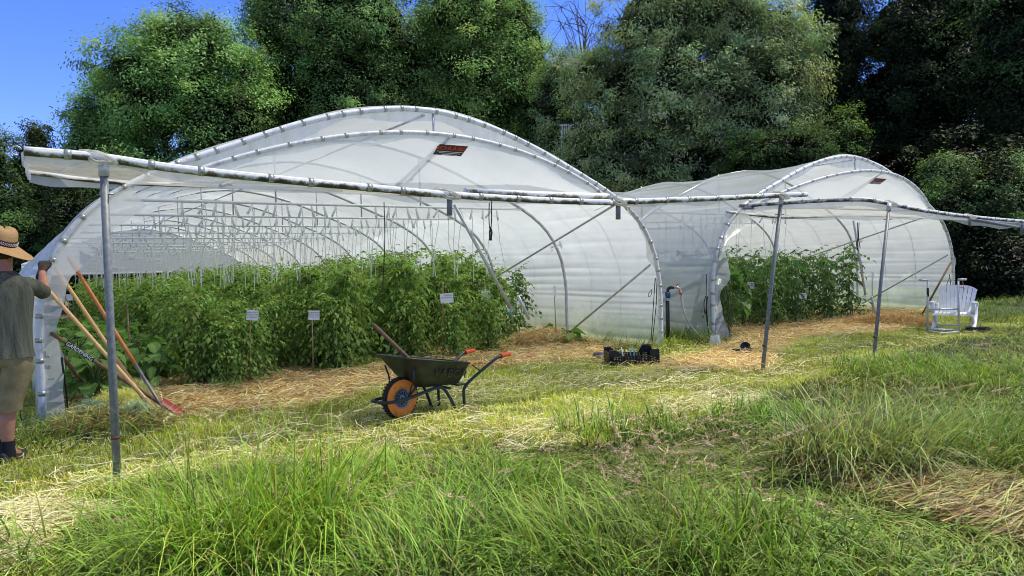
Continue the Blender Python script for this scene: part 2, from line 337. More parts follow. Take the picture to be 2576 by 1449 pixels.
# short mown grass
P = scatter(330000, None, None, 3.2, 17, 1.25); u, v = inrow(P)
tall = inpoly(P, Z_TALL); ins = (u > .2) & (u < 8.6) & (v > .5); ins2 = (u > 10.3) & (v > .3)
st = zone(P, Z_STRAW); st2 = zone(P, Z_STRAW2)
keep = ~tall & ~ins & ~ins2 & ~(st & (RNG.random(len(P)) < .85)) & ~(st2 & (RNG.random(len(P)) < .12)) & (vnoise(P[:, 0], P[:, 1], .25, 2) > .15)
P = P[keep]; n = len(P); hn = vnoise(P[:, 0], P[:, 1], .5, 8)
gn = vnoise(P[:, 0], P[:, 1], .9, 4)[:, None]
c1 = cols(n, (.66, .75, .09), .3, .2)*(.45+.95*gn); c1 = c1*np.array([1, 1, 1])*(1-.0*gn)
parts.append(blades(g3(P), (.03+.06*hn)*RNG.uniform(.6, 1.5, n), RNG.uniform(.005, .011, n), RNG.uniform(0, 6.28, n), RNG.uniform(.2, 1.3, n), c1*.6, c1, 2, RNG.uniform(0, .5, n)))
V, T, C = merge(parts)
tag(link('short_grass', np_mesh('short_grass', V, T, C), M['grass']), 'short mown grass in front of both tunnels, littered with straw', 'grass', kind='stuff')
# tall meadow
parts = []
def tallgrass(n, y0, y1, hmul, wmin, wmax, base, yellow=.08, zonepoly=Z_TALL, power=1.0, seg=4, brown=False):
    P = scatter(n, None, None, y0, y1, power); k = inpoly(P, zonepoly) & ~inpoly(P, Z_BROWN); P = P[k]
    # cluster into tussocks
    cn = vnoise(P[:, 0], P[:, 1], .55, 6); P = P[(cn+RNG.random(len(P))*.4) > .47]; n = len(P)
    cn = vnoise(P[:, 0], P[:, 1], .6, 6); fld = vnoise(P[:, 0], P[:, 1], 1.1, 9)*6.28*1.3+1.5; tw = vnoise(P[:, 0], P[:, 1], 1.6, 13)
    lod = vnoise(P[:, 0], P[:, 1], 1.3, 21)
    low_ = inpoly(P, Z_LOW); lod = np.where(low_, lod+.7, lod); h = hmul*(.5+.75*cn)*RNG.uniform(.55, 1.2, n)*np.where(low_, .6, 1); az = fld+RNG.normal(0, .75, n)
    c1 = cols(n, base, .28, yellow)*(.75+.6*tw[:, None]); sh = np.array([.85, 1, 1.25])
    bl = vnoise(P[:, 0], P[:, 1], 1.4, 31)[:, None]; c1 = c1*(1-bl*.22*(np.array([1, .25, -.9])))
    bend = RNG.uniform(.5, 1.5, n)+.9*lod; parts.append(blades(g3(P), h, RNG.uniform(wmin, wmax, n), az, bend, c1*.05, c1, seg, RNG.uniform(.05, .5, n)+.35*lod, None))  # blade roots coloured near black, painted shade in the gaps
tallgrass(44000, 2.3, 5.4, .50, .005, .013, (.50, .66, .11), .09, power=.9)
tallgrass(34000, 3.0, 5.6, .30, .004, .010, (.64, .72, .13), .18)
tallgrass(70000, 5.0, 13.5, .27, .006, .014, (.55, .67, .11), .16, power=1.1, seg=3)
tallgrass(60000, 12, 24, .42, .008, .016, (.36, .52, .09), .05, zonepoly=Z_FAR, seg=3)
# arching tussocks
def tussock(x, y, n, r, h, base, w=(.005, .011), spread=.55, blue=0):
    n = int(n*.6); c = G(x, y)[:2]; a = RNG.uniform(0, 6.28, n); rr = r*1.25*RNG.random(n)**.6; P = c+np.column_stack([np.cos(a)*rr, np.sin(a)*rr])
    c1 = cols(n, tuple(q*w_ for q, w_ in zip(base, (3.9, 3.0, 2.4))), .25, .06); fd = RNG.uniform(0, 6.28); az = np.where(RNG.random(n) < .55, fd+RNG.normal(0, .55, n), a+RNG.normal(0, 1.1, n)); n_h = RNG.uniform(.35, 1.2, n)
    parts.append(blades(g3(P), h*n_h, RNG.uniform(*w, n)*1.25, az, RNG.uniform(.3, 2.0, n), c1*.07, c1, 6, RNG.uniform(.05, spread, n)))  # root colour darkened too, shade painted low among the blades
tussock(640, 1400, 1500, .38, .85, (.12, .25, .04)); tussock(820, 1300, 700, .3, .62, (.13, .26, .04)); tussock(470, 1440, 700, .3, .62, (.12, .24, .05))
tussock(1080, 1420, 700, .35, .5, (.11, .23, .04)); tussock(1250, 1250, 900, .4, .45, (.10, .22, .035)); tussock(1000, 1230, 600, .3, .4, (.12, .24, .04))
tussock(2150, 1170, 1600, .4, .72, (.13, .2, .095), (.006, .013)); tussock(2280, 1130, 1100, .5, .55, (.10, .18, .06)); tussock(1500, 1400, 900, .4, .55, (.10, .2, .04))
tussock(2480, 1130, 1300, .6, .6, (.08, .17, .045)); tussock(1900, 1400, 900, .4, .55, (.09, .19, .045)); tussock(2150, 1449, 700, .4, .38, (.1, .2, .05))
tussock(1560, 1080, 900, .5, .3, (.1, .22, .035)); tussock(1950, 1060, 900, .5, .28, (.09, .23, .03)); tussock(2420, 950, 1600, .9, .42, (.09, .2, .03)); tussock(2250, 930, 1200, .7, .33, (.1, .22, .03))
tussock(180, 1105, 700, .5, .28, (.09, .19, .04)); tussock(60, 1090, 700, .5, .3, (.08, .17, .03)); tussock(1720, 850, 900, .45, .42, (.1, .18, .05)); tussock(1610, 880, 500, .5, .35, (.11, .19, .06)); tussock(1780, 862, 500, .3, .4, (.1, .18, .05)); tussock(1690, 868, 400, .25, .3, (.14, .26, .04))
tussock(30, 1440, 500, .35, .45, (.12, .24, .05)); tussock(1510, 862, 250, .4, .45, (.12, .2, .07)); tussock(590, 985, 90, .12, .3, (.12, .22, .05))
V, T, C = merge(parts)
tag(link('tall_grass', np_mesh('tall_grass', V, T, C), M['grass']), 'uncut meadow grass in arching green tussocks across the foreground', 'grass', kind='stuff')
# flattened brown grass path
def sticks(P, z0, ln, wd, az, el, col, curve=.15):
    n = len(P); d = np.stack([np.cos(az)*np.cos(el), np.sin(az)*np.cos(el), np.sin(el)], 1); s = np.stack([-np.sin(az), np.cos(az), RNG.normal(0, .5, n)], 1)
    s /= np.linalg.norm(s, axis=1)[:, None]; c = np.column_stack([P, ground_h(P[:, 0], P[:, 1])+z0])
    mid = c+np.array([0, 0, 1])*(ln*curve*RNG.normal(0, .5, n))[:, None]+s*(ln*curve*RNG.normal(0, .6, n))[:, None]
    a = c-d*ln[:, None]/2; b = c+d*ln[:, None]/2; w = s*wd[:, None]/2
    V = np.stack([a-w, a+w, mid-w, mid+w, b-w, b+w], 1).reshape(-1, 3); B = np.arange(n)[:, None]*6
    T = np.concatenate([B+np.array([[0, 1, 3]]), B+np.array([[0, 3, 2]]), B+np.array([[2, 3, 5]]), B+np.array([[2, 5, 4]])])
    return V, T, np.repeat(col, 6, axis=0)
def inz(n, Q):
    lo = Q.min(0); hi = Q.max(0); P = RNG.uniform(lo, hi, (n, 2)); return P[inpoly(P, Q)]
STRAW = (.98, .70, .31)
P = inz(34000, Z_BROWN); n = len(P)
brown = sticks(P, RNG.uniform(0, .06, n), RNG.uniform(.15, .5, n), RNG.uniform(.002, .006, n), .35+RNG.normal(0, .35, n), RNG.normal(0, .08, n), cols(n, (.34, .23, .11), .45, .4, (.45, .5, .14)))
tag(link('flattened_grass', np_mesh('flattened_grass', *brown), M['straw']), 'flattened brown dead grass of the trodden path at lower right', 'grass', kind='stuff')
# straw
parts = []
dens = [32000, 12000, 9000, 26000]
for Q, nn in zip(Z_STRAW, dens):
    P = inz(nn, Q); P = P+RNG.normal(0, .12, P.shape); n = len(P); hz = .10*vnoise(P[:, 0], P[:, 1], .5, 12)
    parts.append(sticks(P, hz*RNG.random(n)+.015, RNG.uniform(.08, .34, n), RNG.uniform(.004, .010, n), RNG.uniform(0, 6.28, n), RNG.normal(0, .16, n), cols(n, STRAW, .3, .25, (.5, .3, .12))))
for Q, nn in zip(Z_STRAW2, [10000, 2200, 4500]):
    P = inz(nn, Q); P = P[vnoise(P[:, 0], P[:, 1], .45, 14) > .35]; n = len(P)
    parts.append(sticks(P, RNG.uniform(.01, .05, n), RNG.uniform(.06, .28, n), RNG.uniform(.003, .0065, n), RNG.normal(.5, .8, n), RNG.normal(0, .12, n), cols(n, (.95, .84, .45), .25, .1)))
P = scatter(15000, None, None, 4, 15); u, v = inrow(P); P = P[(~inpoly(P, Z_TALL) & (v < .5)) | (RNG.random(len(P)) < .12)]; n = len(P)
parts.append(sticks(P, RNG.uniform(.01, .07, n), RNG.uniform(.05, .26, n), RNG.uniform(.0025, .006, n), RNG.uniform(0, 6.28, n), RNG.normal(0, .15, n), cols(n, (.95, .84, .45), .25)))
# long wisps
P = scatter(450, None, None, 4, 12); P = P[~inpoly(P, Z_TALL)]; n = len(P)
parts.append(sticks(P, RNG.uniform(.03, .07, n), RNG.uniform(.25, .55, n), RNG.uniform(.003, .006, n), RNG.normal(.3, .4, n), RNG.normal(0, .06, n), cols(n, (.88, .76, .36), .15)))
# mulch between the crop rows
for O_, u0, u1, v1, nn in ((O1, .3, 8.5, 9, 26000), (O2, .3, 8.6, 4, 12000)):
    uu = RNG.uniform(u0, u1, nn); vv = .2+v1*RNG.random(nn)**1.4; P = O_[:2]+uu[:, None]*cd[:2]+vv[:, None]*ad[:2]; n = nn
    parts.append(sticks(P, RNG.uniform(.01, .08, n), RNG.uniform(.08, .3, n), RNG.uniform(.004, .009, n), RNG.uniform(0, 6.28, n), RNG.normal(0, .15, n), cols(n, (.75, .52, .22), .3)))
V, T, C = merge(parts)
tag(link('straw_litter', np_mesh('straw_litter', V, T, C), M['straw']), 'loose golden straw spread over the ground in front of both tunnel mouths', 'straw', kind='stuff')
# heaps of straw
def heap(name, x, y, rx, ry, h, n, base, label, cat, yc=(.5, .3, .12), ln=(.1, .35), wd=(.003, .008)):
    c = G(x, y)[:2]; a = RNG.uniform(0, 6.28, n); r = np.sqrt(RNG.random(n)); P = c+np.column_stack([np.cos(a)*r*rx, np.sin(a)*r*ry])
    z = h*(1-r**2)*RNG.uniform(.35, 1.05, n)+.02
    v = sticks(P, z, RNG.uniform(*ln, n), RNG.uniform(*wd, n), RNG.uniform(0, 6.28, n), RNG.normal(0, .35, n), cols(n, base, .3, .3, yc), .3)
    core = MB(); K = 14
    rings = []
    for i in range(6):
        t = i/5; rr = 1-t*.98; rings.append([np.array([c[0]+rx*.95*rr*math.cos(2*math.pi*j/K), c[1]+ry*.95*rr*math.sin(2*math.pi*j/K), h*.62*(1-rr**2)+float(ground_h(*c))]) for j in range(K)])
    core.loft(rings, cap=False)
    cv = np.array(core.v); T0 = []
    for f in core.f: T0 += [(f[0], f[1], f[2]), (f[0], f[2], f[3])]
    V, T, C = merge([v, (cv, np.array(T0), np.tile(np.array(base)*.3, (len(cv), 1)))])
    tag(link(name, np_mesh(name, V, T, C), M['straw']), label, cat)
heap('straw_pile', 1365, 868, .75, .5, .27, 7000, STRAW, 'tall golden straw heap beside the crop rows near the diagonal bar', 'straw pile')
heap('straw_pile', 2235, 815, .9, .55, .17, 5000, (.62, .42, .16), 'low golden straw heap inside the right tunnel mouth by the chair', 'straw pile')
heap('weed_heap', 285, 1082, .5, .3, .13, 5000, (.5, .5, .16), 'heap of pulled weeds and tangled green net at the foot of the tools', 'weed heap', (.2, .14, .06), (.15, .5), (.003, .007))
def nettuft(x, y, r, base):
    n = 1500; c = G(x, y)[:2]; a = RNG.uniform(0, 6.28, n); rr = np.sqrt(RNG.random(n)); P = c+np.column_stack([np.cos(a)*rr*r*1.3, np.sin(a)*rr*r])
    return sticks(P, .08+.17*(1-rr**2)*RNG.uniform(.6, 1, n), RNG.uniform(.05, .25, n), RNG.uniform(.002, .004, n), RNG.uniform(0, 6.28, n), RNG.normal(0, .4, n), cols(n, base, .2), .4)
V, T, C = merge([nettuft(325, 1010, .22, (.8, .82, .3)), nettuft(300, 1040, .2, (.8, .82, .22)), nettuft(345, 1078, .11, (.5, .62, .34)), nettuft(235, 1075, .13, (.3, .42, .28))])
tag(link('crop_netting', np_mesh('crop_netting', V, T, C), M['straw']), 'bunched yellow and green crop netting on the weed heap', 'netting')
# seed heads
parts = []
def seedheads(pts, n, hmin, hmax, colr, jit=.25, plume=.16):
    for (x, y) in pts:
        c = G(x, y)[:2]
        for _ in range(n):
            p = c+RNG.normal(0, jit, 2); h = RNG.uniform(hmin, hmax); az = RNG.uniform(0, 6.28); ln = RNG.uniform(.05, .3)
            root = np.array([p[0], p[1], float(ground_h(*p))]); tip = root+np.array([math.cos(az)*h*ln, math.sin(az)*h*ln, h])
            k = 60; t = RNG.random(k); dirv = np.array([math.cos(az)*.9, math.sin(az)*.9, .5-1.2*ln]); dirv /= np.linalg.norm(dirv); pl = plume*RNG.uniform(.6, 1.2)
            cen = tip+dirv*(t*pl)[:, None]+RNG.normal(0, .0065, (k, 3))*(1-abs(t-.4))[:, None]
            a_ = cen; d_ = dirv*.012+RNG.normal(0, .004, (k, 3)); s_ = np.cross(d_, RNG.normal(0, 1, (k, 3))); s_ = s_/np.linalg.norm(s_, axis=1)[:, None]*.0027
            V = np.stack([a_-s_, a_+s_, a_+d_], 1).reshape(-1, 3); T = np.arange(3*k).reshape(k, 3); cc = np.clip(np.array(colr)*(1+RNG.normal(0, .18, (k, 1))), .02, .9)
            parts.append((V, T, np.repeat(cc, 3, 0)))
            m = 6; tt = np.linspace(0, 1, m)[:, None]; line = root+(tip-root)*np.column_stack([tt**1.6, tt**1.6, tt]); ss = np.array([-math.sin(az), math.cos(az), 0])*.0012
            V = np.concatenate([line-ss, line+ss]); T = np.array([(i, i+1, m+i+1) for i in range(m-1)]+[(i, m+i+1, m+i) for i in range(m-1)]); parts.append((V, T, np.tile(np.array([.28, .27, .1]), (2*m, 1))))
PINK = (.66, .47, .32); BEI = (.75, .58, .33)
seedheads([(430, 1230), (500, 1240), (520, 1180), (560, 1290), (620, 1230), (700, 1240), (660, 1330), (200, 1440)], 3, .3, .5, BEI)
seedheads([(1000, 1330), (1250, 1300), (880, 1280), (980, 1449), (1400, 1300), (1130, 1370)], 4, .3, .5, BEI, .35)
seedheads([(1650, 1330), (1720, 1280), (1760, 1360), (1600, 1400), (1700, 1420), (1820, 1330)], 9, .32, .6, PINK, .22)
seedheads([(1900, 1200), (2100, 1150), (1450, 1200), (2300, 1050), (2450, 1000), (2200, 1250), (2000, 1449), (2500, 1250)], 4, .3, .6, BEI, .5)
V, T, C = merge(parts)
tag(link('seed_heads', np_mesh('seed_heads', V, T, C), M['straw']), 'pinkish beige grass seed heads nodding above the tall grass', 'grass', kind='stuff')
# ------------------------------------------------------------------ trees
def leafquads(c, l, wd, out, col, droop=0.):
    n = len(c); nr = out*.95+RNG.normal(0, .4, (n, 3)); nr[:, 2] += .55; nr /= (np.linalg.norm(nr, axis=1)[:, None]+1e-9)
    d = RNG.normal(0, 1, (n, 3)); d[:, 2] -= droop*1.6; d -= nr*(d*nr).sum(1)[:, None]; d /= (np.linalg.norm(d, axis=1)[:, None]+1e-9)
    s = np.cross(d, nr); l = l[:, None]; w_ = wd[:, None]
    V = np.stack([c-d*l/2, c+s*w_/2+nr*w_*.15, c+d*l/2-nr*l*.12, c-s*w_/2+nr*w_*.15], 1).reshape(-1, 3)
    B = np.arange(n)[:, None]*4; T = np.concatenate([B+np.array([[0, 1, 2]]), B+np.array([[0, 2, 3]])])
    return V, T, np.repeat(col, 4, 0)
def tree(name, px, Y, lobes, label, cat='tree', n=60000, leaf=(.2, .085), c=(.05, .095, .02), mat='leaf', clump=.5, seed=1, droop=0., conifer=False, group=None, var=.35, depth=.9, trunk=.25, dark=.45, inner=.35):
    """lobes: (px, py, radius_px_x, radius_px_y, dY) of the crown masses, turned into metres at distance Y"""
    r = np.random.default_rng(seed); base = AT(px, 700, Y); base = np.array([base[0], Y, float(ground_h(base[0], Y))])
    L = []
    for (x, y, rx, ry, dy) in lobes:
        ce = AT(x, y, Y+dy); k = (Y+dy)/F; L.append((ce-base, rx*k, ry*k))
    vol = np.array([l[1]*l[2] for l in L]); vol /= vol.sum(); V = []; T = []; C = []; b = 0
    for (ce, rx, ry), f in zip(L, vol):
        nl = int(n*f); ncl = max(8, int(nl/110))
        q = r.normal(0, 1, (ncl, 3)); q /= np.linalg.norm(q, axis=1)[:, None]
        q[:, 1] = np.where(r.random(ncl) < .7, -abs(q[:, 1]), q[:, 1])
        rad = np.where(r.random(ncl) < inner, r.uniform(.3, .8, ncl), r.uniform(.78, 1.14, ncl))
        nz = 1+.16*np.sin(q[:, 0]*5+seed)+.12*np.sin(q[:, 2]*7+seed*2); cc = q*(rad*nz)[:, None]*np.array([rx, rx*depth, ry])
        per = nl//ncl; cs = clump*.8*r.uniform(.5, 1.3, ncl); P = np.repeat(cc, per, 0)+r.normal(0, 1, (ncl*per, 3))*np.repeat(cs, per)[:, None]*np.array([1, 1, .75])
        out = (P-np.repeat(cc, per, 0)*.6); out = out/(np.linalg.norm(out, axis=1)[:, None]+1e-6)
        br = np.repeat(np.clip(r.normal(1, var*1.5, ncl), .2, 2.6)*np.where(rad < .8, dark, 1), per)*(1+r.normal(0, .14, ncl*per)); hue = np.repeat(r.normal(0, .06, ncl), per)  # inner clumps coloured darker, painting the shade inside the crown
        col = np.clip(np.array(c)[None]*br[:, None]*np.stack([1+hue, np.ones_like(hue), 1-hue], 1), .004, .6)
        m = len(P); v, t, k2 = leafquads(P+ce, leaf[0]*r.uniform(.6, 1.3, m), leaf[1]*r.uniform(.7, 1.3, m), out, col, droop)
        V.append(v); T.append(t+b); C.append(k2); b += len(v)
    for (ce, rx, ry), f in zip(L, vol):            # big inner leaves, shade painted into their colour, close the heart of the crown
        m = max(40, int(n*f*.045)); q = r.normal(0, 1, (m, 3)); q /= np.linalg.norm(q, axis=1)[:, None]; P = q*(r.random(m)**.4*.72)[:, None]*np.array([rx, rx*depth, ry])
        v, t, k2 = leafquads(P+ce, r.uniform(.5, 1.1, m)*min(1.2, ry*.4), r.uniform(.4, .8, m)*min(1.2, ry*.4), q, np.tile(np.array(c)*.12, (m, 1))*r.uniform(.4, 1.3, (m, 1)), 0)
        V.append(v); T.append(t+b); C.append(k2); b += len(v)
    root = empty(name, base, 0, label, cat, group)
    link('crown', np_mesh('crown', np.concatenate(V), np.concatenate(T), np.concatenate(C)), M[mat], root)
    tm = MB(); top = max(l[0][2] for l in L)
    tm.tube(bez([(0, 0, -.3), (.15, .1, top*.35), (-.1, .05, top*.7), (.1, 0, top*.98)], 12), list(np.linspace(trunk, trunk*.12, 10)), 8)
    for (ce, rx, ry) in L:
        z0 = max(.8, ce[2]-ry*1.0); tm.tube(bez([(0, 0, min(z0, top*.6)), ce*np.array([.5, .5, 0])+np.array([0, 0, (z0+ce[2])/2]), ce+np.array([0, 0, ry*.6])], 8), list(np.linspace(trunk*.5, .03, 7)), 6)
        for _ in range(5):
            e = r.normal(0, 1, 3); e /= np.linalg.norm(e); tm.tube([ce*np.array([.7, .7, .8]), ce+e*np.array([rx, rx, ry])*.9], [trunk*.2, .015], 5)
    tm.build('trunk', M['bark'], root)
    return root
ASH = (.21, .37, .11); ASHD = (.16, .27, .08)
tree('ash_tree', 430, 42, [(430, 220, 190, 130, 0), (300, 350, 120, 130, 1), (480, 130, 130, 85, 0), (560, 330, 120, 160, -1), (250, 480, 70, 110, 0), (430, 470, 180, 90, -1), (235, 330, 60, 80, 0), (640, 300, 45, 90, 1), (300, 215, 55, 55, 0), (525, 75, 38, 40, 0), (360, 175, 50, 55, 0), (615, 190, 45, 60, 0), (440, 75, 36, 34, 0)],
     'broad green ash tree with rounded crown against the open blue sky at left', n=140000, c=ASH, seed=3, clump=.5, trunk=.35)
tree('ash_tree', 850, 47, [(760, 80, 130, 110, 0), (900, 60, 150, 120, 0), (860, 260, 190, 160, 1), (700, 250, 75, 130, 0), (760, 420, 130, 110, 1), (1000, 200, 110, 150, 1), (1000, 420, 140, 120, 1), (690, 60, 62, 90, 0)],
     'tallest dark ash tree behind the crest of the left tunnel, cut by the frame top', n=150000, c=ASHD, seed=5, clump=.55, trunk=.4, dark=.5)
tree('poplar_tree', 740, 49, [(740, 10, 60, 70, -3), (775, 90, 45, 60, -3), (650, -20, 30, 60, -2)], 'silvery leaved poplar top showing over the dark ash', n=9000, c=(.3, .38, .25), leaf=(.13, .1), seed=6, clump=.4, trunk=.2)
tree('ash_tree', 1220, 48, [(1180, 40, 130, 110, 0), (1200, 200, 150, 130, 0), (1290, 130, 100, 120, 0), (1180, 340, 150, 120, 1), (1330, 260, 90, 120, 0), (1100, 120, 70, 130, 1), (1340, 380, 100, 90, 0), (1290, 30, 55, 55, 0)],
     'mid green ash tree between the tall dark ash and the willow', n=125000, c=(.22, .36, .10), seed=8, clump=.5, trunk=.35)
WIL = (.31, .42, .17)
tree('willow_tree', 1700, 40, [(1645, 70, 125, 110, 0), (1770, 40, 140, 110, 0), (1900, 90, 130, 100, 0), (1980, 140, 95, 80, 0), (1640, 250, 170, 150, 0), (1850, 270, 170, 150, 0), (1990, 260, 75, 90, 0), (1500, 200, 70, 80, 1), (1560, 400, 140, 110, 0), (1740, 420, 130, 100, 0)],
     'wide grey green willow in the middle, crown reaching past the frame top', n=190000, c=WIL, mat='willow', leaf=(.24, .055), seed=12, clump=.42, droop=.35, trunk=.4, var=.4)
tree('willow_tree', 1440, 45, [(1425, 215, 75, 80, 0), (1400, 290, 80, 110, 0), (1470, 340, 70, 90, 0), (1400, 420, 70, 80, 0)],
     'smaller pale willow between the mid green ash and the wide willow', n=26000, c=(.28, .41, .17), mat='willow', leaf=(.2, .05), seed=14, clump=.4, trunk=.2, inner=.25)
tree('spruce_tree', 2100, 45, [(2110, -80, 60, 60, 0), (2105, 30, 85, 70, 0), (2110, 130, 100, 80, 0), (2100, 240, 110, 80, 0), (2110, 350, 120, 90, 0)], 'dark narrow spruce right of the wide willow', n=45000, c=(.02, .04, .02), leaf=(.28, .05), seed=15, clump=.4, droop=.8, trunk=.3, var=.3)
DK = (.022, .045, .018)  # backlit shade of the broad right-hand trees painted into leaf colour
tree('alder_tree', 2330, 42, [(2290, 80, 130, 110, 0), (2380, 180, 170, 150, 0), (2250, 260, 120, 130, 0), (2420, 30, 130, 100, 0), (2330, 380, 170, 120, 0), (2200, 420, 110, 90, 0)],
     'very dark broad tree right of the spruce, shade painted into its leaves', n=110000, c=DK, seed=17, clump=.5, trunk=.35, var=.4)
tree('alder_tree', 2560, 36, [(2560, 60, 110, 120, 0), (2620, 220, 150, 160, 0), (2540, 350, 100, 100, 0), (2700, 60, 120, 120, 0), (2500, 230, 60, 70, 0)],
     'dark tree filling the upper right corner with sky chinks in it', n=60000, c=(.03, .062, .02), seed=19, clump=.5, trunk=.3, var=.45, inner=.2)  # leaf colour carries painted backlit shade as well
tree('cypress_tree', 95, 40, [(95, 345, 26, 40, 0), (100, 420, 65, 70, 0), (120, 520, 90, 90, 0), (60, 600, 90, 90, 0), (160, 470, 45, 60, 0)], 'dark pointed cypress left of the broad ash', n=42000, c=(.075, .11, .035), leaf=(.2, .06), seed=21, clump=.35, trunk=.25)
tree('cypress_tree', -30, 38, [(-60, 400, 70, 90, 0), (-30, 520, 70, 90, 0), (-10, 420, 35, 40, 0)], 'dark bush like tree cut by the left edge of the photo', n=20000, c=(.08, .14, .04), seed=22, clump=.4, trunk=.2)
# bushes and hedge in front of the trees
def bush(px, py, Y, rx, ry, n, c, seed, label, leaf=(.13, .07), grp=None, name='shrub', clump=.3, mat='leaf', var=.45):
    return tree(name, px, Y, [(px, py, rx, ry, 0), (px-rx*.5, py+ry*.35, rx*.6, ry*.8, -.3), (px+rx*.5, py+ry*.3, rx*.6, ry*.85, .3)], label, 'shrub', n, leaf, c, mat, clump, seed, trunk=.08, group=grp, var=var)
bush(1960, 400, 36, 120, 90, 26000, (.05, .10, .025), 31, 'bright green elder bush under the wide willow behind the right tunnel')
bush(2110, 350, 38, 70, 70, 11000, (.11, .2, .04), 32, 'small lit green bush at the foot of the dark spruce')
bush(2480, 520, 24, 150, 110, 30000, (.09, .155, .045), 33, 'lit leafy bush at the right edge above the raised flap')
bush(2370, 440, 27, 55, 60, 9000, (.13, .21, .07), 34, 'pale leaved shrub tip just right of the right tunnel crest', leaf=(.15, .06))
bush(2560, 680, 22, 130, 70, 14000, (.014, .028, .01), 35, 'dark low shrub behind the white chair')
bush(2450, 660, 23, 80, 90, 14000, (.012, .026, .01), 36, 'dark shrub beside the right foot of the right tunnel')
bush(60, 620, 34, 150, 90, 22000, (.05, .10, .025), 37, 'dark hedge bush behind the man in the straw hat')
bush(270, 690, 35, 190, 60, 14000, (.012, .022, .01), 39, 'dark shrub seen through the open far end of the left tunnel')  # near-black leaves added to paint the far opening dark
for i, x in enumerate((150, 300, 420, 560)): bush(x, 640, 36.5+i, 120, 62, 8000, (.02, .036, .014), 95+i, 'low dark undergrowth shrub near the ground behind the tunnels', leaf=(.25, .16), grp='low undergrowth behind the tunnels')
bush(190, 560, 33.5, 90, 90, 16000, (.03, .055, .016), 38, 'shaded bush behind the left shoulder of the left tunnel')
for i, (x, Y, c_) in enumerate([(1090, 46, 1), (1290, 46, 1), (1490, 43, .9), (1680, 41, .9), (1860, 40, .8), (2050, 40, .7), (2240, 38, .6), (560, 45, .9), (730, 46, .8), (900, 46, .8), (2400, 34, .6), (2600, 30, .6)]):  # near-black undergrowth paints the gaps below the trees as shade
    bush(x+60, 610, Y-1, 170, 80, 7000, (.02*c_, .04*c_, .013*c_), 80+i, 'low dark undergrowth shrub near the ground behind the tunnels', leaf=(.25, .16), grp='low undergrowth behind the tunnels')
    bush(x, 480, Y, 150, 130, 12000, (.016*c_, .032*c_, .011*c_), 50+i, 'dark undergrowth shrub with painted shade beneath the tree line', leaf=(.22, .14), grp='undergrowth below the tree line')
# bare twigs against the sky
tb = MB(); b0 = AT(1470, 640, 44); r_ = random.Random(4)
tb.tube([b0, AT(1465, 300, 44), AT(1475, 60, 44)], [.14, .1, .04], 6)
for i in range(22):
    s0 = AT(1470, r_.uniform(40, 260), 44); e = AT(1470+r_.uniform(-110, 60), r_.uniform(-10, 140), 44+r_.uniform(-2, 2)); mdl = (s0+e)/2+np.array([0, 0, r_.uniform(.2, 1.0)])
    tb.tube(bez([s0, mdl, e], 8), [.04, .03, .025, .02, .02, .015, .015, .012, .01][:len(bez([s0, mdl, e], 8))], 4)
    for _ in range(4): tb.tube([mdl+(e-mdl)*r_.random(), mdl+(e-mdl)*r_.random()+np.array([r_.uniform(-.8, .8), 0, r_.uniform(-1.2, .6)])], [.014, .008], 4)
tag(tb.build('bare_tree', M['bark']), 'leafless twiggy tree top against the sky left of the wide willow', 'tree')
# pale slatted fence glimpsed through the trees
fr = empty('picket_fence', AT(1455, 330, 43), 0, 'pale slatted fence glimpsed between the trees above the left tunnel', 'fence')
for i in range(16):
    m_ = MB(); m_.box((-.95+i*.13, 0, 0), (.06, .03, .9)); m_.build('slat', M['white'], fr)
m_ = MB(); m_.box((0, .04, .38), (2.2, .04, .07)); m_.box((0, .04, -.38), (2.2, .04, .07)); m_.box((-1.0, .06, -1.6), (.08, .08, 3.4)); m_.box((1.0, .06, -1.6), (.08, .08, 3.4)); m_.build('rail', M['white'], fr)

# ------------------------------------------------------------------ polytunnels
PROF = [(0, 0), (0, .5), (0, .94), (.04, 1.25), (.13, 1.6), (.33, 1.95), (.55, 2.19), (.86, 2.41), (1.34, 2.66), (2.0, 2.93), (2.65, 3.19), (3.3, 3.39), (4.0, 3.52), (4.4, 3.54)]
PROF = PROF+[(8.8-a, b) for a, b in PROF[::-1][1:]]
def prof_pts(n=80, wsc=1., off=0.):
    P = np.array(bez([(a*wsc, 0, b) for a, b in PROF], 26*6)); d = np.r_[0, np.cumsum(np.linalg.norm(np.diff(P, axis=0), axis=1))]
    t = np.linspace(0, d[-1], n); Q = np.column_stack([np.interp(t, d, P[:, i]) for i in range(3)])
    if off:
        T = np.gradient(Q, axis=0); N = np.column_stack([T[:, 2], 0*t, -T[:, 0]]); N /= np.linalg.norm(N, axis=1)[:, None]; Q = Q-N*off
    return Q
def zoff(v): return -SL*max(0, v)
def clips_on(parent, path, spacing, r, start=.1, name='clip'):
    P = np.array(path); d = np.r_[0, np.cumsum(np.linalg.norm(np.diff(P, axis=0), axis=1))]; me = None; t = start
    while t < d[-1]:
        c = np.array([np.interp(t, d, P[:, i]) for i in range(3)]); c2 = np.array([np.interp(min(t+.03, d[-1]), d, P[:, i]) for i in range(3)]); dr = c2-c
        if np.linalg.norm(dr) < 1e-6: break
        if me is None:
            m_ = MB(); m_.tube([(0, 0, -.022), (0, 0, .022)], r, 10); me = m_.mesh('clip'); me.materials.append(M['clip'])
        o = bpy.data.objects.new(name, me); COL.objects.link(o); o.parent = parent; o.location = [float(q) for q in c]; o.rotation_euler = Vector([float(q) for q in dr]).to_track_quat('Z', 'Y').to_euler(); t += spacing*(1+.25*math.sin(t*7))
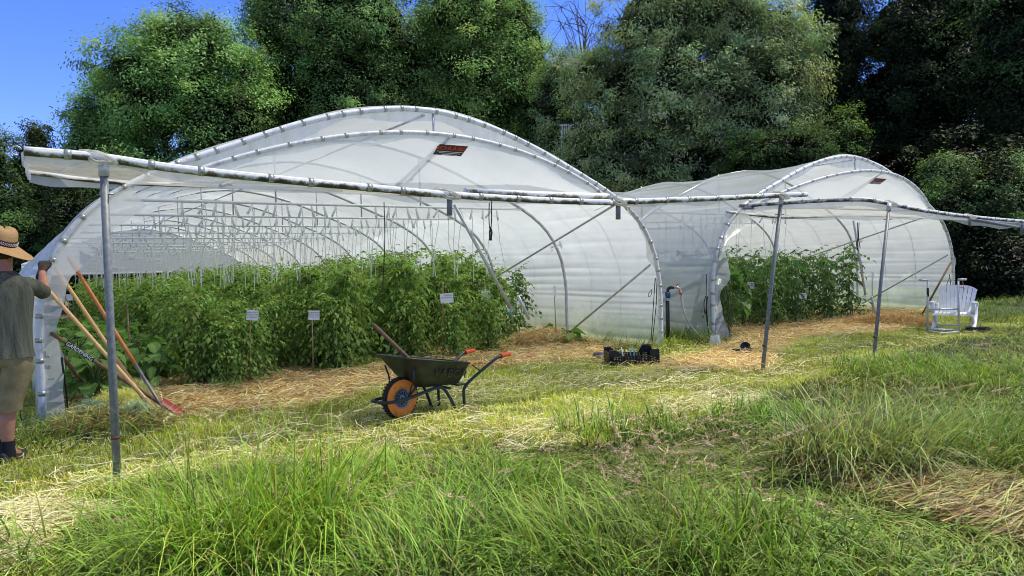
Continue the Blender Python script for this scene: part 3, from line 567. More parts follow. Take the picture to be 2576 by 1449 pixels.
def tunnel(O, label, nh, wsc, front_v, edge, rear, crown_v, seed):
    W_ = 8.8*wsc; T = empty('polytunnel', O, TH, label, 'polytunnel'); rs = np.random.default_rng(seed); pp = prof_pts(90, wsc)
    # hoops
    hp = prof_pts(60, wsc); hm = MB(); hm.tube(hp, .03, 10); hme = hm.mesh('hoop'); hme.materials.append(M['pipe'])
    for k in range(1, nh):
        o = bpy.data.objects.new('hoop', hme); COL.objects.link(o); o.parent = T; o.location = (0, 2.5*k, -SL*2.5*k)
    fh = MB(); fh.tube(hp, .036, 12); f0 = fh.build('hoop', M['wrap'], T); tag(f0, 'front hoop wrapped in white film and clips')
    lsel = [p for p in hp if True]; clips_on(f0, lsel, .27, .040, .3)
    # shell film
    sp = prof_pts(100, wsc, .045); vs = np.arange(0, 2.5*(nh-1)+.01, .16); ph = rs.uniform(0, 6, 6)
    T_ = np.gradient(sp, axis=0); Nn = np.column_stack([T_[:, 2], 0*T_[:, 0], -T_[:, 0]]); Nn /= np.linalg.norm(Nn, axis=1)[:, None]
    Vv = []
    for v in vs:
        s_ = abs(math.sin(math.pi*v/2.5)); sag = .12*s_**.8; z = sp[:, 2]
        arc = np.linspace(0, 1, len(sp))
        wr = .012*np.sin(arc*95+2.2*math.sin(v*.9+ph[0])+ph[1])*s_+.009*np.sin(arc*47+v*1.3+ph[2])+.006*np.sin(arc*160+math.sin(v*1.7)*3)*s_
        low = np.clip(1-z/.9, 0, 1); wr = wr+low*(.05*np.sin(v*2.6+ph[3]+arc*9)+.03*np.sin(v*5.3-arc*30+ph[4]))
        off = sag-wr; p = sp+Nn*off[:, None]; p = p.copy(); p[:, 1] += v; p[:, 2] -= SL*v; Vv.append(p)
    nv, npf = len(vs), len(sp); I = np.arange(nv*npf).reshape(nv, npf)
    link('film_cover', np_mesh('film_cover', np.concatenate(Vv), np.stack([I[:-1, :-1].ravel(), I[1:, :-1].ravel(), I[1:, 1:].ravel(), I[:-1, 1:].ravel()], 1), None, True), M['film'], T)
    # far end wall of film, open at the bottom
    ve = 2.5*(nh-1); m_ = MB(); K = 40
    us = np.linspace(.3, W_-.3, K); sz = np.interp(us, pp[:, 0], pp[:, 2]) if False else np.array([max(p[2] for p in pp if abs(p[0]-u) < .25) for u in us])
    m_.add([(u, ve, -SL*ve+max(1.75, z)) for u, z in zip(us, sz)]+[(u, ve, -SL*ve+1.72+.03*math.sin(u*3)) for u in us], [(i, i+1, K+i+1, K+i) for i in range(K-1)], True)
    m_.build('end_film', M['film_end'], T)
    m_ = MB(); m_.tube([(0.2, ve, 1.72-SL*ve), (W_-.2, ve, 1.72-SL*ve)], .035, 8); m_.build('end_rail', M['wrap'], T)
    # tie bars with clamps, and posts up to the roof
    tb_ = MB(); tb_.tube([(1.05*wsc, 0, 2.5), (W_-1.05*wsc, 0, 2.5)], .021, 8); tme = tb_.mesh('tie_bar'); tme.materials.append(M['bar'])
    hg = MB(); hg.tube([(W_*.36, 0, 2.5), (W_*.36, 0, 3.42)], .013, 6); hg2 = MB(); hg2.tube([(W_*.64, 0, 2.5), (W_*.64, 0, 3.42)], .013, 6); hme3 = hg2.mesh('tie_hanger'); hme3.materials.append(M['pipe']); hme2 = hg.mesh('tie_hanger'); hme2.materials.append(M['pipe'])
    for k in range(1, nh-1):
        for nm, me in (('tie_bar', tme), ('tie_hanger', hme2), ('tie_hanger', hme3)):
            o = bpy.data.objects.new(nm, me); COL.objects.link(o); o.parent = T; o.location = (0, 2.5*k, -SL*2.5*k)
    m_ = MB(); m_.tube([(W_/2, 0, 3.47), (W_/2, ve, 3.47-SL*ve)], .018, 6); m_.build('ridge_purlin', M['pipe'], T)
    # diagonal wind braces on the right wall
    def wall(u_side, v, z):
        pr = [p for p in pp if (p[0] > W_/2) == (u_side > 0)]; pr = sorted(pr, key=lambda p: p[2]); u = np.interp(z, [p[2] for p in pr], [p[0] for p in pr]); return np.array([u-.06*u_side, v, z-SL*v])
    for (z0, v0, z1, v1) in ((2.38, .05, 1.15, 5.0), (1.38, .05, .12, 2.3)):
        b_ = MB(); b_.tube([wall(1, v0+(v1-v0)*t, z0+(z1-z0)*t)*np.array([1, 1, 1])-np.array([.05, 0, 0]) for t in (0, 1)], .02, 8); b_.build('wind_brace', M['pipe'], T)
    b_ = MB(); b_.tube([wall(-1, .05, 1.3), wall(-1, 2.4, .15)], .02, 8); b_.build('wind_brace', M['pipe'], T)
    for v_, z_ in ((2.5, 1.78), (2.2, 1.84)):
        b_ = MB(); c_ = wall(1, v_, z_)-np.array([.05, 0, 0])
        for i in range(7):
            e_ = rs.normal(0, .05, 3); b_.add([c_+rs.normal(0, .03, 3), c_+e_, c_+e_+rs.normal(0, .03, 3), c_+rs.normal(0, .04, 3)], [(0, 1, 2, 3)])
        b_.build('film_knot', M['film_dirty'], T)
    # thin tension lines across the film between hoops
    for k in range(0, min(nh-1, 6)):
        for dv in (.85, 1.65):
            b_ = MB(); q = prof_pts(40, wsc, .03)[20 if k else 22:]; b_.tube([p+np.array([0, 2.5*k+dv+.0*p[2], -SL*2.5*k]) for p in q], .005, 4, False); b_.build('tension_line', M['post'], T)
    # loose film margins hanging inside the front hoop
    for side, lo, hi, nm in ((-1, .0, 2.42, 'film_margin'), (1, .0, 2.4, 'film_margin')):
        pr = sorted([p for p in prof_pts(120, wsc) if (p[0] > W_/2) == (side > 0) and lo <= p[2] <= hi], key=lambda p: p[2]); n_ = len(pr)
        def fn(s, t, pr=pr, side=side):
            i = min(int(s*(n_-1)), n_-1); p = pr[i]; z = p[2]
            if side < 0 and seed == 1: wd_ = .13+.11*min(1, max(0, (z-.5)/1.5))+.04*math.sin(z*4)+.02*math.sin(z*11+1)
            else: wd_ = .17+.05*math.sin(z*5+seed)+.03*math.sin(z*13)
            nx = pr[min(i+1, n_-1)]-pr[max(i-1, 0)]; nx = np.array([nx[2], 0, -nx[0]]); nx /= (np.linalg.norm(nx)+1e-9)
            if nx[0]*side > 0: nx = -nx
            return p+nx*(wd_*t+.02)+np.array([0, -.03-.14*t*math.sin(z*3+1)**2-.012*math.sin(z*9+t*3), 0])
        b_ = MB(); b_.grid(fn, 60, 7); o = b_.build(nm, M['film_loose'], T); tag(o, 'loose crumpled film margin')
    # raised vent flap in the gable: arch frame, bottom rail, strut, film
    ua, ub = 1.32*wsc, 7.55*wsc; zr = 2.46
    def arch(t):
        u = ua+(ub-ua)*t; s = math.sin(math.pi*t)**.82; return np.array([u, -.04-crown_v*s, zr+.02+.70*s])
    def rail(t): return np.array([ua+(ub-ua)*t, -.03+.32*math.sin(math.pi*t)**.5, zr-.0])
    ap = [arch(t) for t in np.linspace(0, 1, 46)]; b_ = MB(); b_.tube(ap, .026, 10); fr_ = b_.build('vent_flap', M['wrap'], T); tag(fr_, 'arched frame of the tilted gable flap'); clips_on(fr_, ap, .36, .030, .2)
    b_ = MB(); b_.grid(lambda s, t: arch(s)*(1-t)+rail(s)*t+np.array([0, -.02*math.sin(s*23)*math.sin(math.pi*t)-.05*math.sin(math.pi*t), 0]), 60, 12); b_.build('flap_film', M['film_clear'], fr_)
    b_ = MB(); b_.grid(lambda s, t: arch(s)+(rail(s)-arch(s))*min(.9, (.10+.08*math.sin(s*19+seed)**2+.05*math.sin(s*7))*t)+np.array([0, -.015-.02*t, 0]), 70, 3); b_.build('flap_margin', M['film_loose'], fr_)
    b_ = MB(); b_.tube([rail(t) for t in np.linspace(0.03, .97, 20)], .022, 8); b_.build('flap_rail', M['grime'], fr_)
    b_ = MB(); b_.tube([arch(.53)+np.array([0, .03, -.02]), rail(.44)+np.array([0, .1, .02])], .024, 8); b_.tube([rail(.44)+np.array([-.12, -.12, .03]), rail(.44)+np.array([.07, -.18, .03])], .03, 10); b_.build('flap_strut', M['pipe'], fr_)
    b_ = MB(); b_.tube([(W_*.5+.15, .02, 3.52), (W_*.5+.15, .02, 3.15)], .016, 8); b_.build('ridge_peg', M['pipe'], T)
    # loose film along the crest
    b_ = MB(); q = prof_pts(120, wsc); q = [p for p in q if p[2] > 2.5]; nq = len(q)
    b_.grid(lambda s, t: q[int(s*(nq-1))]+np.array([0, .02+.03*t, -(.03+(.17+.09*math.sin(s*9+seed)+.05*math.sin(s*31))*t*math.sin(math.pi*min(1, max(0, s)))**.5)]), 100, 4); b_.build('film_margin', M['film_loose'], T)
    # sticker on the flap
    pc = arch(.535)*.74+rail(.535)*.26+np.array([0, -.09, 0]); nrm = np.cross(rail(.53)-arch(.53), np.array([1, 0, 0])); nrm /= np.linalg.norm(nrm); dn = (rail(.53)-arch(.53)); dn /= np.linalg.norm(dn)
    st_ = MB(); sw, sh_ = .22, .08; q4 = [pc+np.array([-sw-.02, 0, 0])+dn*sh_, pc+np.array([sw-.03, 0, 0])+dn*sh_, pc+np.array([sw+.03, 0, 0])-dn*sh_, pc+np.array([-sw+.03, 0, 0])-dn*sh_]
    st_.add(q4, [(0, 1, 2, 3)]); sg = st_.build('sticker', M['signdark'], fr_); tag(sg, 'dark sticker with red lettering')
    lt = text_mesh('SCHUUBS', .095, M['redtext'], sg, .001, .002)
    upx = -dn; rx_ = np.array([1., 0, 0]); fwd = np.cross(rx_, upx); MM = Matrix(((rx_[0], upx[0], fwd[0], 0), (rx_[1], upx[1], fwd[1], 0), (rx_[2], upx[2], fwd[2], 0), (0, 0, 0, 1)))
    off_ = np.array([0, -1, 0])*.012; p_ = pc+upx*.025+off_; MM.translation = Vector([float(q) for q in p_]); lt.matrix_local = MM; lt.scale = (1.1, .75, 1)
    b_ = MB()
    for j, wl in enumerate((.2, .16, .12)):
        y0 = pc-upx*(.03+.022*j)+off_; b_.add([y0+rx_*-wl, y0+rx_*wl, y0+rx_*wl+upx*.006, y0-rx_*wl+upx*.006], [(0, 1, 2, 3)])
    b_.build('small_print', M['white'], sg)
    # rear rail and raised lower flap (the awning)
    rp = [np.array([u, 0.0-.0, z]) for u, z in rear]; b_ = MB(); b_.tube(bez(rp, 24), .024, 8); aw = b_.build('awning', M['grime'], T); tag(aw, 'lower half of the gable folded up into an awning')
    ep = [np.array(e) for e in edge]; e2 = bez(ep, 44); b_ = MB(); b_.tube(e2, .033, 10); ed = b_.build('awning_edge', M['grime'], aw); clips_on(ed, e2, .42, .037, .25)
    b_ = MB(); er = np.array(e2); dd = np.r_[0, np.cumsum(np.linalg.norm(np.diff(er, axis=0), axis=1))]; dd /= dd[-1]
    rr_ = np.array(bez(rp, 24)); rd = np.linspace(0, 1, len(rr_))
    def af(s, t):
        a_ = np.array([np.interp(s, dd, er[:, i]) for i in range(3)]); c_ = np.array([np.interp(s, rd, rr_[:, i]) for i in range(3)])
        p = a_*(1-t)+c_*t; p[2] += -.02*math.sin(math.pi*t)*(1+.3*math.sin(s*9))+.012*math.sin(s*60+t*5); return p
    b_.grid(af, 70, 14); b_.build('awning_film', M['film_dirty'], aw)
    b_ = MB(); b_.grid(lambda s, t: np.array([np.interp(s, rd, rr_[:, i]) for i in range(3)])+np.array([0, .035-.02*math.sin(s*40), -(.07+.03*math.sin(s*11+seed)+.015*math.sin(s*37))*t]), 90, 3); b_.build('film_valance', M['film_loose'], aw)
    b_ = MB(); b_.grid(lambda s, t: np.array([np.interp(s, dd, er[:, i]) for i in range(3)])+np.array([0, -.03+.05*t, .02-((.10 if seed == 2 else .03)+.04*max(0, math.sin(s*8.5+seed+.6))**2+.012*math.sin(s*51))*t*1.3]), 120, 3); b_.build('film_valance', M['film_loose'], aw)
    return T, aw
M['signdark'] = simple('dark_sticker', (.045, .035, .035, 1), (.035, .028, .028, 1), .4, 0, 5, 0)
M['redtext'] = simple('red_lettering', (.62, .05, .02, 1), (.55, .04, .02, 1), .5, 0, 5, 0)
def edgepts(O, vals):
    out = []
    for (x, y, v) in vals:
        u, z = PV(O, v, x, y); out.append((u, v, z))
    return out
E1 = edgepts(O1, [(60, 380, -2.75), (150, 387, -2.75), (260, 397, -2.75), (400, 418, -2.75), (500, 430, -2.75), (750, 456, -2.75), (950, 474, -2.75), (1130, 490, -2.75), (1350, 503, -2.75), (1530, 509, -2.75), (1560, 508, -2.75), (1800, 499, -2.75), (1967, 491, -2.75), (2028, 489, -2.75)])
T1, A1 = tunnel(O1, 'large left polytunnel of clear film full of tomato plants, front flap raised', 11, 1.0, -2.75, E1, [(-.02, 2.50), (.88, 2.43), (3.17, 2.45), (4.57, 2.41), (7.67, 2.46), (8.7, 2.42)], .26, 1)
E2 = edgepts(O2, [(1862, 518, -.15), (1963, 511, -1.2), (2057, 505, -2.0), (2170, 502, -2.7), (2241, 513, -2.85), (2315, 528, -2.8), (2440, 545, -2.6), (2576, 557, -2.55), (2720, 566, -2.5)])
T2, A2 = tunnel(O2, 'right polytunnel of translucent film, raised front flap, smaller looking and farther', 8, 1.035, -2.8, E2, [(.4, 2.30), (2.2, 2.22), (4.57, 2.3), (7.67, 2.3), (8.9, 2.3)], .5, 2)
# left end closing strip of the awning and stub pipes
b_ = MB(); e0 = np.array(E1[0]); b_.grid(lambda s, t: (e0*(1-s)+np.array([-.02, 0, 2.5])*s)+np.array([-.02*math.sin(s*20), 0, -(.06+.03*math.sin(s*9))*t]), 20, 3); b_.build('film_valance', M['film_dirty'], A1)
def tube_part(name, pts, r, mat, parent, lab=None, n=8):
    m_ = MB(); m_.tube(pts, r, n); o = m_.build(name, mat, parent)
    if lab: tag(o, lab)
    return o
def pv3(O, v, x, y): u, z = PV(O, v, x, y); return np.array([u, v, z])
tube_part('stub_pipe', [pv3(O1, -2.75, 1131, 492), pv3(O1, -2.75, 1131, 542)], .027, M['post'], A1)
tube_part('stub_pipe', [pv3(O1, -2.75, 1555, 510), pv3(O1, -2.75, 1555, 552)], .027, M['post'], A1)
tube_part('spare_rail', [pv3(O1, -2.7, 1170, 481), pv3(O1, -2.7, 1350, 489), pv3(O1, -2.7, 1530, 494)], .033, M['grime'], A1)
tube_part('cross_strut', [pv3(O1, -2.0, 555, 468), pv3(O1, -1.5, 590, 455)], .018, M['pipe'], A1)
tube_part('eye_hook', [pv3(O1, -2.75, 60, 380)+np.array([.03*math.cos(a)-.04, 0, .03*math.sin(a)]) for a in np.linspace(.3, 5, 9)], .005, M['pipe'], A1)
tube_part('stub_pipe', [pv3(O2, -2.6, 2438, 545), pv3(O2, -2.6, 2438, 568)], .027, M['post'], A2)
tube_part('spare_rail', [pv3(O2, -2.6, 2440, 551), pv3(O2, -2.55, 2560, 571)], .03, M['post'], A2)
tube_part('spare_rail', [pv3(O2, -.5, 1870, 524), pv3(O2, -.5, 1990, 523), pv3(O2, -.6, 2120, 520)], .024, M['post'], A2)
tube_part('spare_rail', [pv3(O2, -.3, 1862, 517), pv3(O2, -.3, 1910, 515)], .024, M['post'], A2)
# film knots where the awning is tied to its edge
def knot(O, v, x, y, parent, s=.09, sd=1):
    r = np.random.default_rng(sd); c = pv3(O, v, x, y); m_ = MB()
    for i in range(3):
        pts = [c+np.array([(.05+.03*i)*math.cos(a+i), .06*math.sin(a), .045*math.sin(a+i*.5)]) for a in np.linspace(0, 6.3, 10)]; m_.tube(pts, .016, 6)
    for i in range(5):
        e = c+np.array([r.normal(0, s*1.3), r.normal(0, .03), -abs(r.normal(0, s))]); m_.add([c, c+np.array([.04, 0, .02]), e+np.array([.04, 0, 0]), e], [(0, 1, 2, 3)])
    m_.build('film_knot', M['film_dirty'], parent)
for i, (x, y) in enumerate([(245, 396), (1125, 488), (1550, 506), (1965, 491)]): knot(O1, -2.76, x, y, A1, sd=i)
for i, (x, y, v) in enumerate([(2240, 512, -2.86), (2440, 545, -2.62)]): knot(O2, v, x, y, A2, .07, 9+i)
m_ = MB(); g0 = pv3(O1, -2.75, 470, 428); 
m_.grid(lambda s, t: pv3(O1, -2.75, 245+s*620, 392+s*85)+np.array([0, .02, -(.02+.10*math.sin(math.pi*s)**1)*t]), 30, 4); m_.build('film_valance', M['film_dirty'], A1)

# ------------------------------------------------------------------ support posts
def post(top, base, r, label, collar=True):
    base = np.array(base); top = np.array(top); e = empty('support_post', base, 0, label, 'post', 'steel posts holding up the raised flaps')
    m_ = MB(); m_.tube([(0, 0, -.15), (top-base)*.5, top-base], r, 12); m_.build('tube', M['post'], e)
    d = (top-base)/np.linalg.norm(top-base); m_ = MB(); m_.tube([top-base-d*.10, top-base+d*.015], r*1.28, 12); m_.build('collar', M['pipe'], e)
    m_ = MB(); c = (top-base)*.9; m_.tube([c+np.array([-.06, 0, 0]), c+np.array([.06, 0, 0])], .006, 6); m_.build('bolt', M['steel'], e)
    c = (top-base)*.14; m_ = MB(); m_.tube([c-d*.012, c+d*.012], r*1.06, 12); m_.build('weld_ring', M['rust'], e)
def WP(O, t): return O+cd*t[0]+ad*t[1]+np.array([0, 0, t[2]])
post(WP(O1, pv3(O1, -2.75, 260, 408)), G(295, 1212), .027, 'thick grey steel post nearest the camera, holding the left end of the raised flap')
post(WP(O1, pv3(O1, -2.72, 1966, 497)), G(1915, 932), .026, 'leaning grey steel post between the two tunnels, left of the thinner one')
post(WP(O2, pv3(O2, -2.95, 2237, 515)), G(2195, 905), .024, 'slim leaning grey post in front of the right tunnel, nearest the white chair')
tube_part('stub_pipe', [pv3(O2, -2.55, 2571, 556), pv3(O2, -2.55, 2571, 592)], .027, M['post'], A2)

# ------------------------------------------------------------------ hanging twine
hook = MB(); hook.tube([(0, 0, 0), (.0, 0, -.03), (.035, 0, -.19)], [.01, .019, .019], 5); hkm = hook.mesh('hook'); hkm.materials.append(M['hook'])
hook2 = MB(); hook2.tube([(0, 0, 0), (-.0, 0, -.03), (-.07, 0, -.17)], [.01, .019, .019], 5); hkm2 = hook2.mesh('hook'); hkm2.materials.append(M['hook'])
tws = []
for i in range(6):
    m_ = MB(); rr = random.Random(i); sx = rr.uniform(-.14, .14); m_.tube([(0, 0, -.02), (.02, 0, -.2), (sx*.5, rr.uniform(-.05, .05), -.6), (sx, rr.uniform(-.1, .1), -1.15-.15*rr.random())], .0075, 3, False); me = m_.mesh('twine'); me.materials.append(M['string']); tws.append(me)
def twine(O, u, v, z, lab, grp, i):
    p = L2W(O, u, v, z-.02); o = bpy.data.objects.new('hanging_twine', tws[i % 6]); COL.objects.link(o); o.location = [float(q) for q in p]; o.rotation_euler = (0, 0, TH+RNG.uniform(-.5, .5)); tag(o, lab, 'twine', grp)
    h = bpy.data.objects.new('hook', hkm if RNG.random() < .5 else hkm2); COL.objects.link(h); h.parent = o; h.rotation_euler = (0, RNG.uniform(-.25, .25), RNG.uniform(-.4, .4))
cnt = 0
for k in range(1, 10):
    for j in range(30):
        u = 1.9+(j+RNG.uniform(-.4, .4))*5.5/30
        if abs(u-4.5) < .2 and k == 1: continue
        twine(O1, u, 2.5*k, 2.5, 'white twine and hook hanging from a tie bar of the left tunnel over the tomatoes', 'white plant twines of the left tunnel', cnt); cnt += 1
for k in (1, 2):
    for j in range(13): twine(O2, 1.6+(j+RNG.uniform(-.4, .4))*.36, 2.5*k, 2.5, 'white twine and hook hanging from a tie bar of the right tunnel', 'white plant twines of the right tunnel', cnt); cnt += 1
# black cords
def cord(name, pts, label, r=.007, n=18):
    m_ = MB(); m_.tube(bez(pts, n), r, 6); return tag(m_.build(name, M['rope']), label, 'cord')
A3 = lambda O, v, x, y: WP(O, pv3(O, v, x, y))
cord('rope', [A3(O1, .9, 966, 508), A3(O1, .9, 968, 600), A3(O1, .9, 964, 700), A3(O1, .9, 963, 728)], 'long black cord hanging straight over the tomato rows')
m_ = MB()
for pts in ([(1237, 505), (1236, 560), (1234, 600)], [(1231, 510), (1230, 545), (1232, 575), (1237, 590), (1234, 604)], [(1234, 570), (1238, 585), (1234, 604), (1231, 588), (1234, 570)]): m_.tube(bez([A3(O1, -.1, *p) for p in pts], 14), .008, 6)
m_.tube([A3(O1, -.1, 1234, 598), A3(O1, -.1, 1234, 605)], .022, 8); tag(m_.build('rope', M['rope']), 'short knotted black cord hanging left of the diagonal bar', 'cord')
m_ = MB(); m_.tube(bez([A3(O1, -.06, *p) for p in [(1648, 700), (1643, 780), (1637, 868)]], 12), .007, 6); m_.tube(bez([A3(O1, -.1, *p) for p in [(1650, 700), (1651, 760), (1640, 868)]], 12), .007, 6); m_.tube(bez([A3(O1, -.1, *p) for p in [(1641, 727), (1632, 738), (1632, 747), (1638, 742), (1640, 729)]], 12), .005, 5)
tag(m_.build('rope', M['rope']), 'double black cord down the right foot of the left tunnel above the crate', 'cord')
m_ = MB()
for q in ([(1777, 690), (1777, 760), (1783, 850)], [(1775, 745), (1771, 765), (1774, 790), (1778, 765)], [(1780, 745), (1777, 780), (1779, 820)]): m_.tube(bez([A3(O2, -.05, *p) for p in q], 12), .008, 6)
tag(m_.build('rope', M['rope']), 'black cord tied to the left foot of the right tunnel beside the hose', 'cord')
m_ = MB()
for q in ([(2157, 560), (2158, 600), (2156, 628)], [(2161, 560), (2160, 600), (2164, 625)], [(2158, 600), (2154, 615), (2160, 632)]): m_.tube(bez([A3(O2, -.1, *p) for p in q], 12), .008, 6)
tag(m_.build('rope', M['rope']), 'black knotted cord hanging inside the right tunnel mouth', 'cord')
m_ = MB()
for q in ([(2388, 690), (2391, 715), (2385, 735)], [(2388, 700), (2380, 722), (2383, 735), (2390, 718)]): m_.tube(bez([A3(O2, -.05, *p) for p in q], 12), .008, 6)
tag(m_.build('rope', M['rope']), 'black cord loop at the right hoop above the white chair', 'cord')
# hinged prop poles hanging in the tunnel mouths
def prop(O, p1, p2, p3, p4, label, v=0.15):
    e = empty('prop_pole', A3(O, v, *p2), 0, label, 'pole'); c = A3(O, v, *p2)
    tube_part('upper_tube', [A3(O, v, *p1)-c, A3(O, v, *p2)-c], .024, M['pipe'], e); tube_part('lower_tube', [A3(O, v, *p3)-c, A3(O, v, *p4)-c], .024, M['pipe'], e)
    r = random.Random(3); m_ = MB()
    for i in range(9): m_.tube([np.array([r.uniform(-.03, .03) for _ in range(3)]), np.array([r.uniform(-.08, .08), r.uniform(-.04, .04), r.uniform(-.2, .05)])], .004, 4)
    m_.build('cord_binding', M['bluecord'], e)
M['bluecord'] = simple('blue_cord', (.15, .45, .55, 1), (.08, .3, .42, 1), .6, 0, 20, 0)
prop(O1, (1143, 515), (1287, 778), (1303, 744), (1331, 803), 'hinged steel pole slanting down in front of the tomatoes, tied with blue cord')
prop(O2, (2147, 555), (2177, 742), (2192, 745), (2205, 800), 'hinged steel pole hanging in the right tunnel mouth, tied with blue cord')

# ------------------------------------------------------------------ crops
def compound(rs, pos, az, ln, droop, col, V, T, C, b, npair=4, lw=.06, ll=.125):
    d = np.array([math.cos(az), math.sin(az), 0]); s = np.array([-math.sin(az), math.cos(az), 0]); k0 = rs.uniform(.1, .5)
    pts = []
    for i in range(npair+2):
        t = i/(npair+1); pts.append(pos+d*ln*t*math.cos(k0)+np.array([0, 0, ln*(math.sin(k0)*t-droop*t*t)]))
    lst = []
    for i in range(1, npair+1):
        for sg in (-1, 1): lst.append((pts[i], d*.45+s*sg*.9+np.array([0, 0, -.25-droop*.5+rs.normal(0, .25)]), ll*rs.uniform(.7, 1.15)*(1-.08*i)))
    lst.append((pts[-1], d+np.array([0, 0, -droop]), ll*1.1))
    for p, dr, l in lst:
        dr = dr/np.linalg.norm(dr); side = np.cross(dr, [0, 0, 1]+rs.normal(0, .35, 3)); side /= np.linalg.norm(side); up = np.cross(side, dr); w = lw*rs.uniform(.7, 1.2)
        m = p+dr*l*.5-up*l*.05; e = p+dr*l-up*l*.28
        V += [p, m+side*w*.5+up*w*.22, m, m-side*w*.5+up*w*.22, e]; T += [(b, b+1, b+2), (b, b+2, b+3), (b+1, b+4, b+2), (b+2, b+4, b+3)]
        cc = col*rs.uniform(.7, 1.3); C += [cc]*5; b += 5
    q = b; w3 = s*.004; V += [pts[0]-w3, pts[0]+w3, pts[-1]-w3*.5, pts[-1]+w3*.5]; T += [(q, q+1, q+3), (q, q+3, q+2)]; C += [col*np.array([1.3, 1.2, 1.1])]*4; return b+4
def tomato_meshes(seed, h, r, nleaf, bare=.12, base=(.20, .30, .065), c2=1.):
    rs = np.random.default_rng(seed); V = []; T = []; C = []; b = 0; st = MB(); fl = MB()
    for q in range(3):
        ph = rs.uniform(0, 6.28); pts = [np.array([.08*math.cos(ph)*(.3+t)+.04*math.sin(t*6+q), .08*math.sin(ph)*(.3+t)+.04*math.cos(t*5+q), h*t*(1-.06*q)]) for t in np.linspace(0, 1, 8)]
        st.tube(pts, list(np.linspace(.012, .005, 8)), 5)
        for i in range(nleaf//3):
            t = bare+(1-bare)*((i+rs.random())/(nleaf/3)); z = t*h; p = np.array([np.interp(z, [a[2] for a in pts], [a[j] for a in pts]) for j in range(3)])
            rad = r*(1.2-.45*t)*rs.uniform(.5, 1.45); col = np.array(base)*rs.uniform(.65, 1.5)*(.75+.55*t)*np.array([1+rs.normal(0, .1), 1, 1])
            b = compound(rs, p, rs.uniform(0, 6.28), rad, rs.uniform(.35, 1.2)*(1 if t < .93 else -.1), col, V, T, C, b)
    for i in range(9):
        a = rs.uniform(0, 6.28); z = rs.uniform(.35, 1.02)*h; c = np.array([math.cos(a)*r*.6, math.sin(a)*r*.6, z])
        for j in range(4):
            e = c+rs.normal(0, .02, 3); V += [e, e+rs.normal(0, .013, 3), e+rs.normal(0, .013, 3)]; T += [(b, b+1, b+2)]; C += [np.array([.75, .6, .05])]*3; b += 3
    return np_mesh('foliage', V, np.array(T), np.array(C)), st.mesh('stem')
M['stem'] = simple('green_stem', (.13, .19, .06, 1), (.08, .12, .035, 1), .6, 0, 20, 0); M['flower'] = simple('yellow_petal', (.75, .6, .04, 1), (.6, .45, .03, 1), .6, 0, 20, 0); M['fruit'] = simple('unripe_fruit', (.16, .26, .06, 1), (.12, .2, .05, 1), .3, 0, 20, 0)
def pack(ms):
    ms[0].materials.append(M['plant']); ms[1].materials.append(M['stem']); return ms
TOM = [pack(tomato_meshes(100+i, 1.5, .46, 150, .04)) for i in range(6)]
TOMS = [pack(tomato_meshes(200+i, 1.55, .36, 62, .1, (.12, .21, .06))) for i in range(4)]
def crop(name, ms, O, u, v, s, lab, grp, cat='tomato plant', zs=1.):
    p = L2W(O, u, v, -.01); o = empty(name, p, RNG.uniform(0, 6.28), lab, cat, grp); o.scale = (s, s, s*zs)
    for nm, me in zip(('foliage', 'stem'), ms):
        c = bpy.data.objects.new(nm, me); COL.objects.link(c); c.parent = o
rows = [(2.15, 1.35, .80, 'first crop row from the left, the lowest one'), (3.75, 1.6, .86, 'second crop row from the left'), (5.0, 2.0, .93, 'third crop row from the left'), (6.3, 2.4, 1.0, 'fourth crop row from the left'), (7.45, 2.9, .97, 'rightmost crop row of the left tunnel')]
for ri, (u, v0, s, lb) in enumerate(rows):
    v = v0; k = 0
    while v < (22 if ri < 4 else 12):
        ss = s*RNG.uniform(.84, 1.2)
        crop('tomato_plant', TOM[(k*3+ri) % 6], O1, u+RNG.normal(0, .12), v, ss, 'bushy tomato plant in the '+lb, 'tomato plants of the '+lb); v += .50 if v < 9 else .7; k += 1
for x, y, s in ((540, 972, .62), (590, 975, .55), (640, 962, .66), (480, 940, .66), (700, 930, .7), (855, 935, .72), (800, 925, .66), (900, 918, .7), (1160, 905, .6), (1240, 885, .66), (1050, 905, .7)):
    p = G(x, y); u_, v_ = float((p-O1)@cd), float((p-O1)@ad); crop('tomato_plant', TOM[int(x) % 6], O1, u_, v_+.15, s, 'low bushy tomato plant at the open front end of a crop row', 'low tomato plants at the front of the rows')
for u, v0, vn in ((1.3, 1.0, 9), (2.4, .7, 9), (3.5, .7, 8), (4.5, .6, 8), (5.5, .7, 7)):
    for k in range(vn): crop('tomato_plant', TOMS[k % 4], O2, u+RNG.normal(0, .08), v0+k*.55, (1.02 if u > 2 else 1.05)*RNG.uniform(.9, 1.08), 'open leggy tomato plant in the mouth of the right tunnel', 'leggy tomato plants of the right tunnel')
crop('tomato_plant', TOMS[1], O1, 8.15, 3.2, .92, 'single straggly tomato shoot right of the tied pole', None)
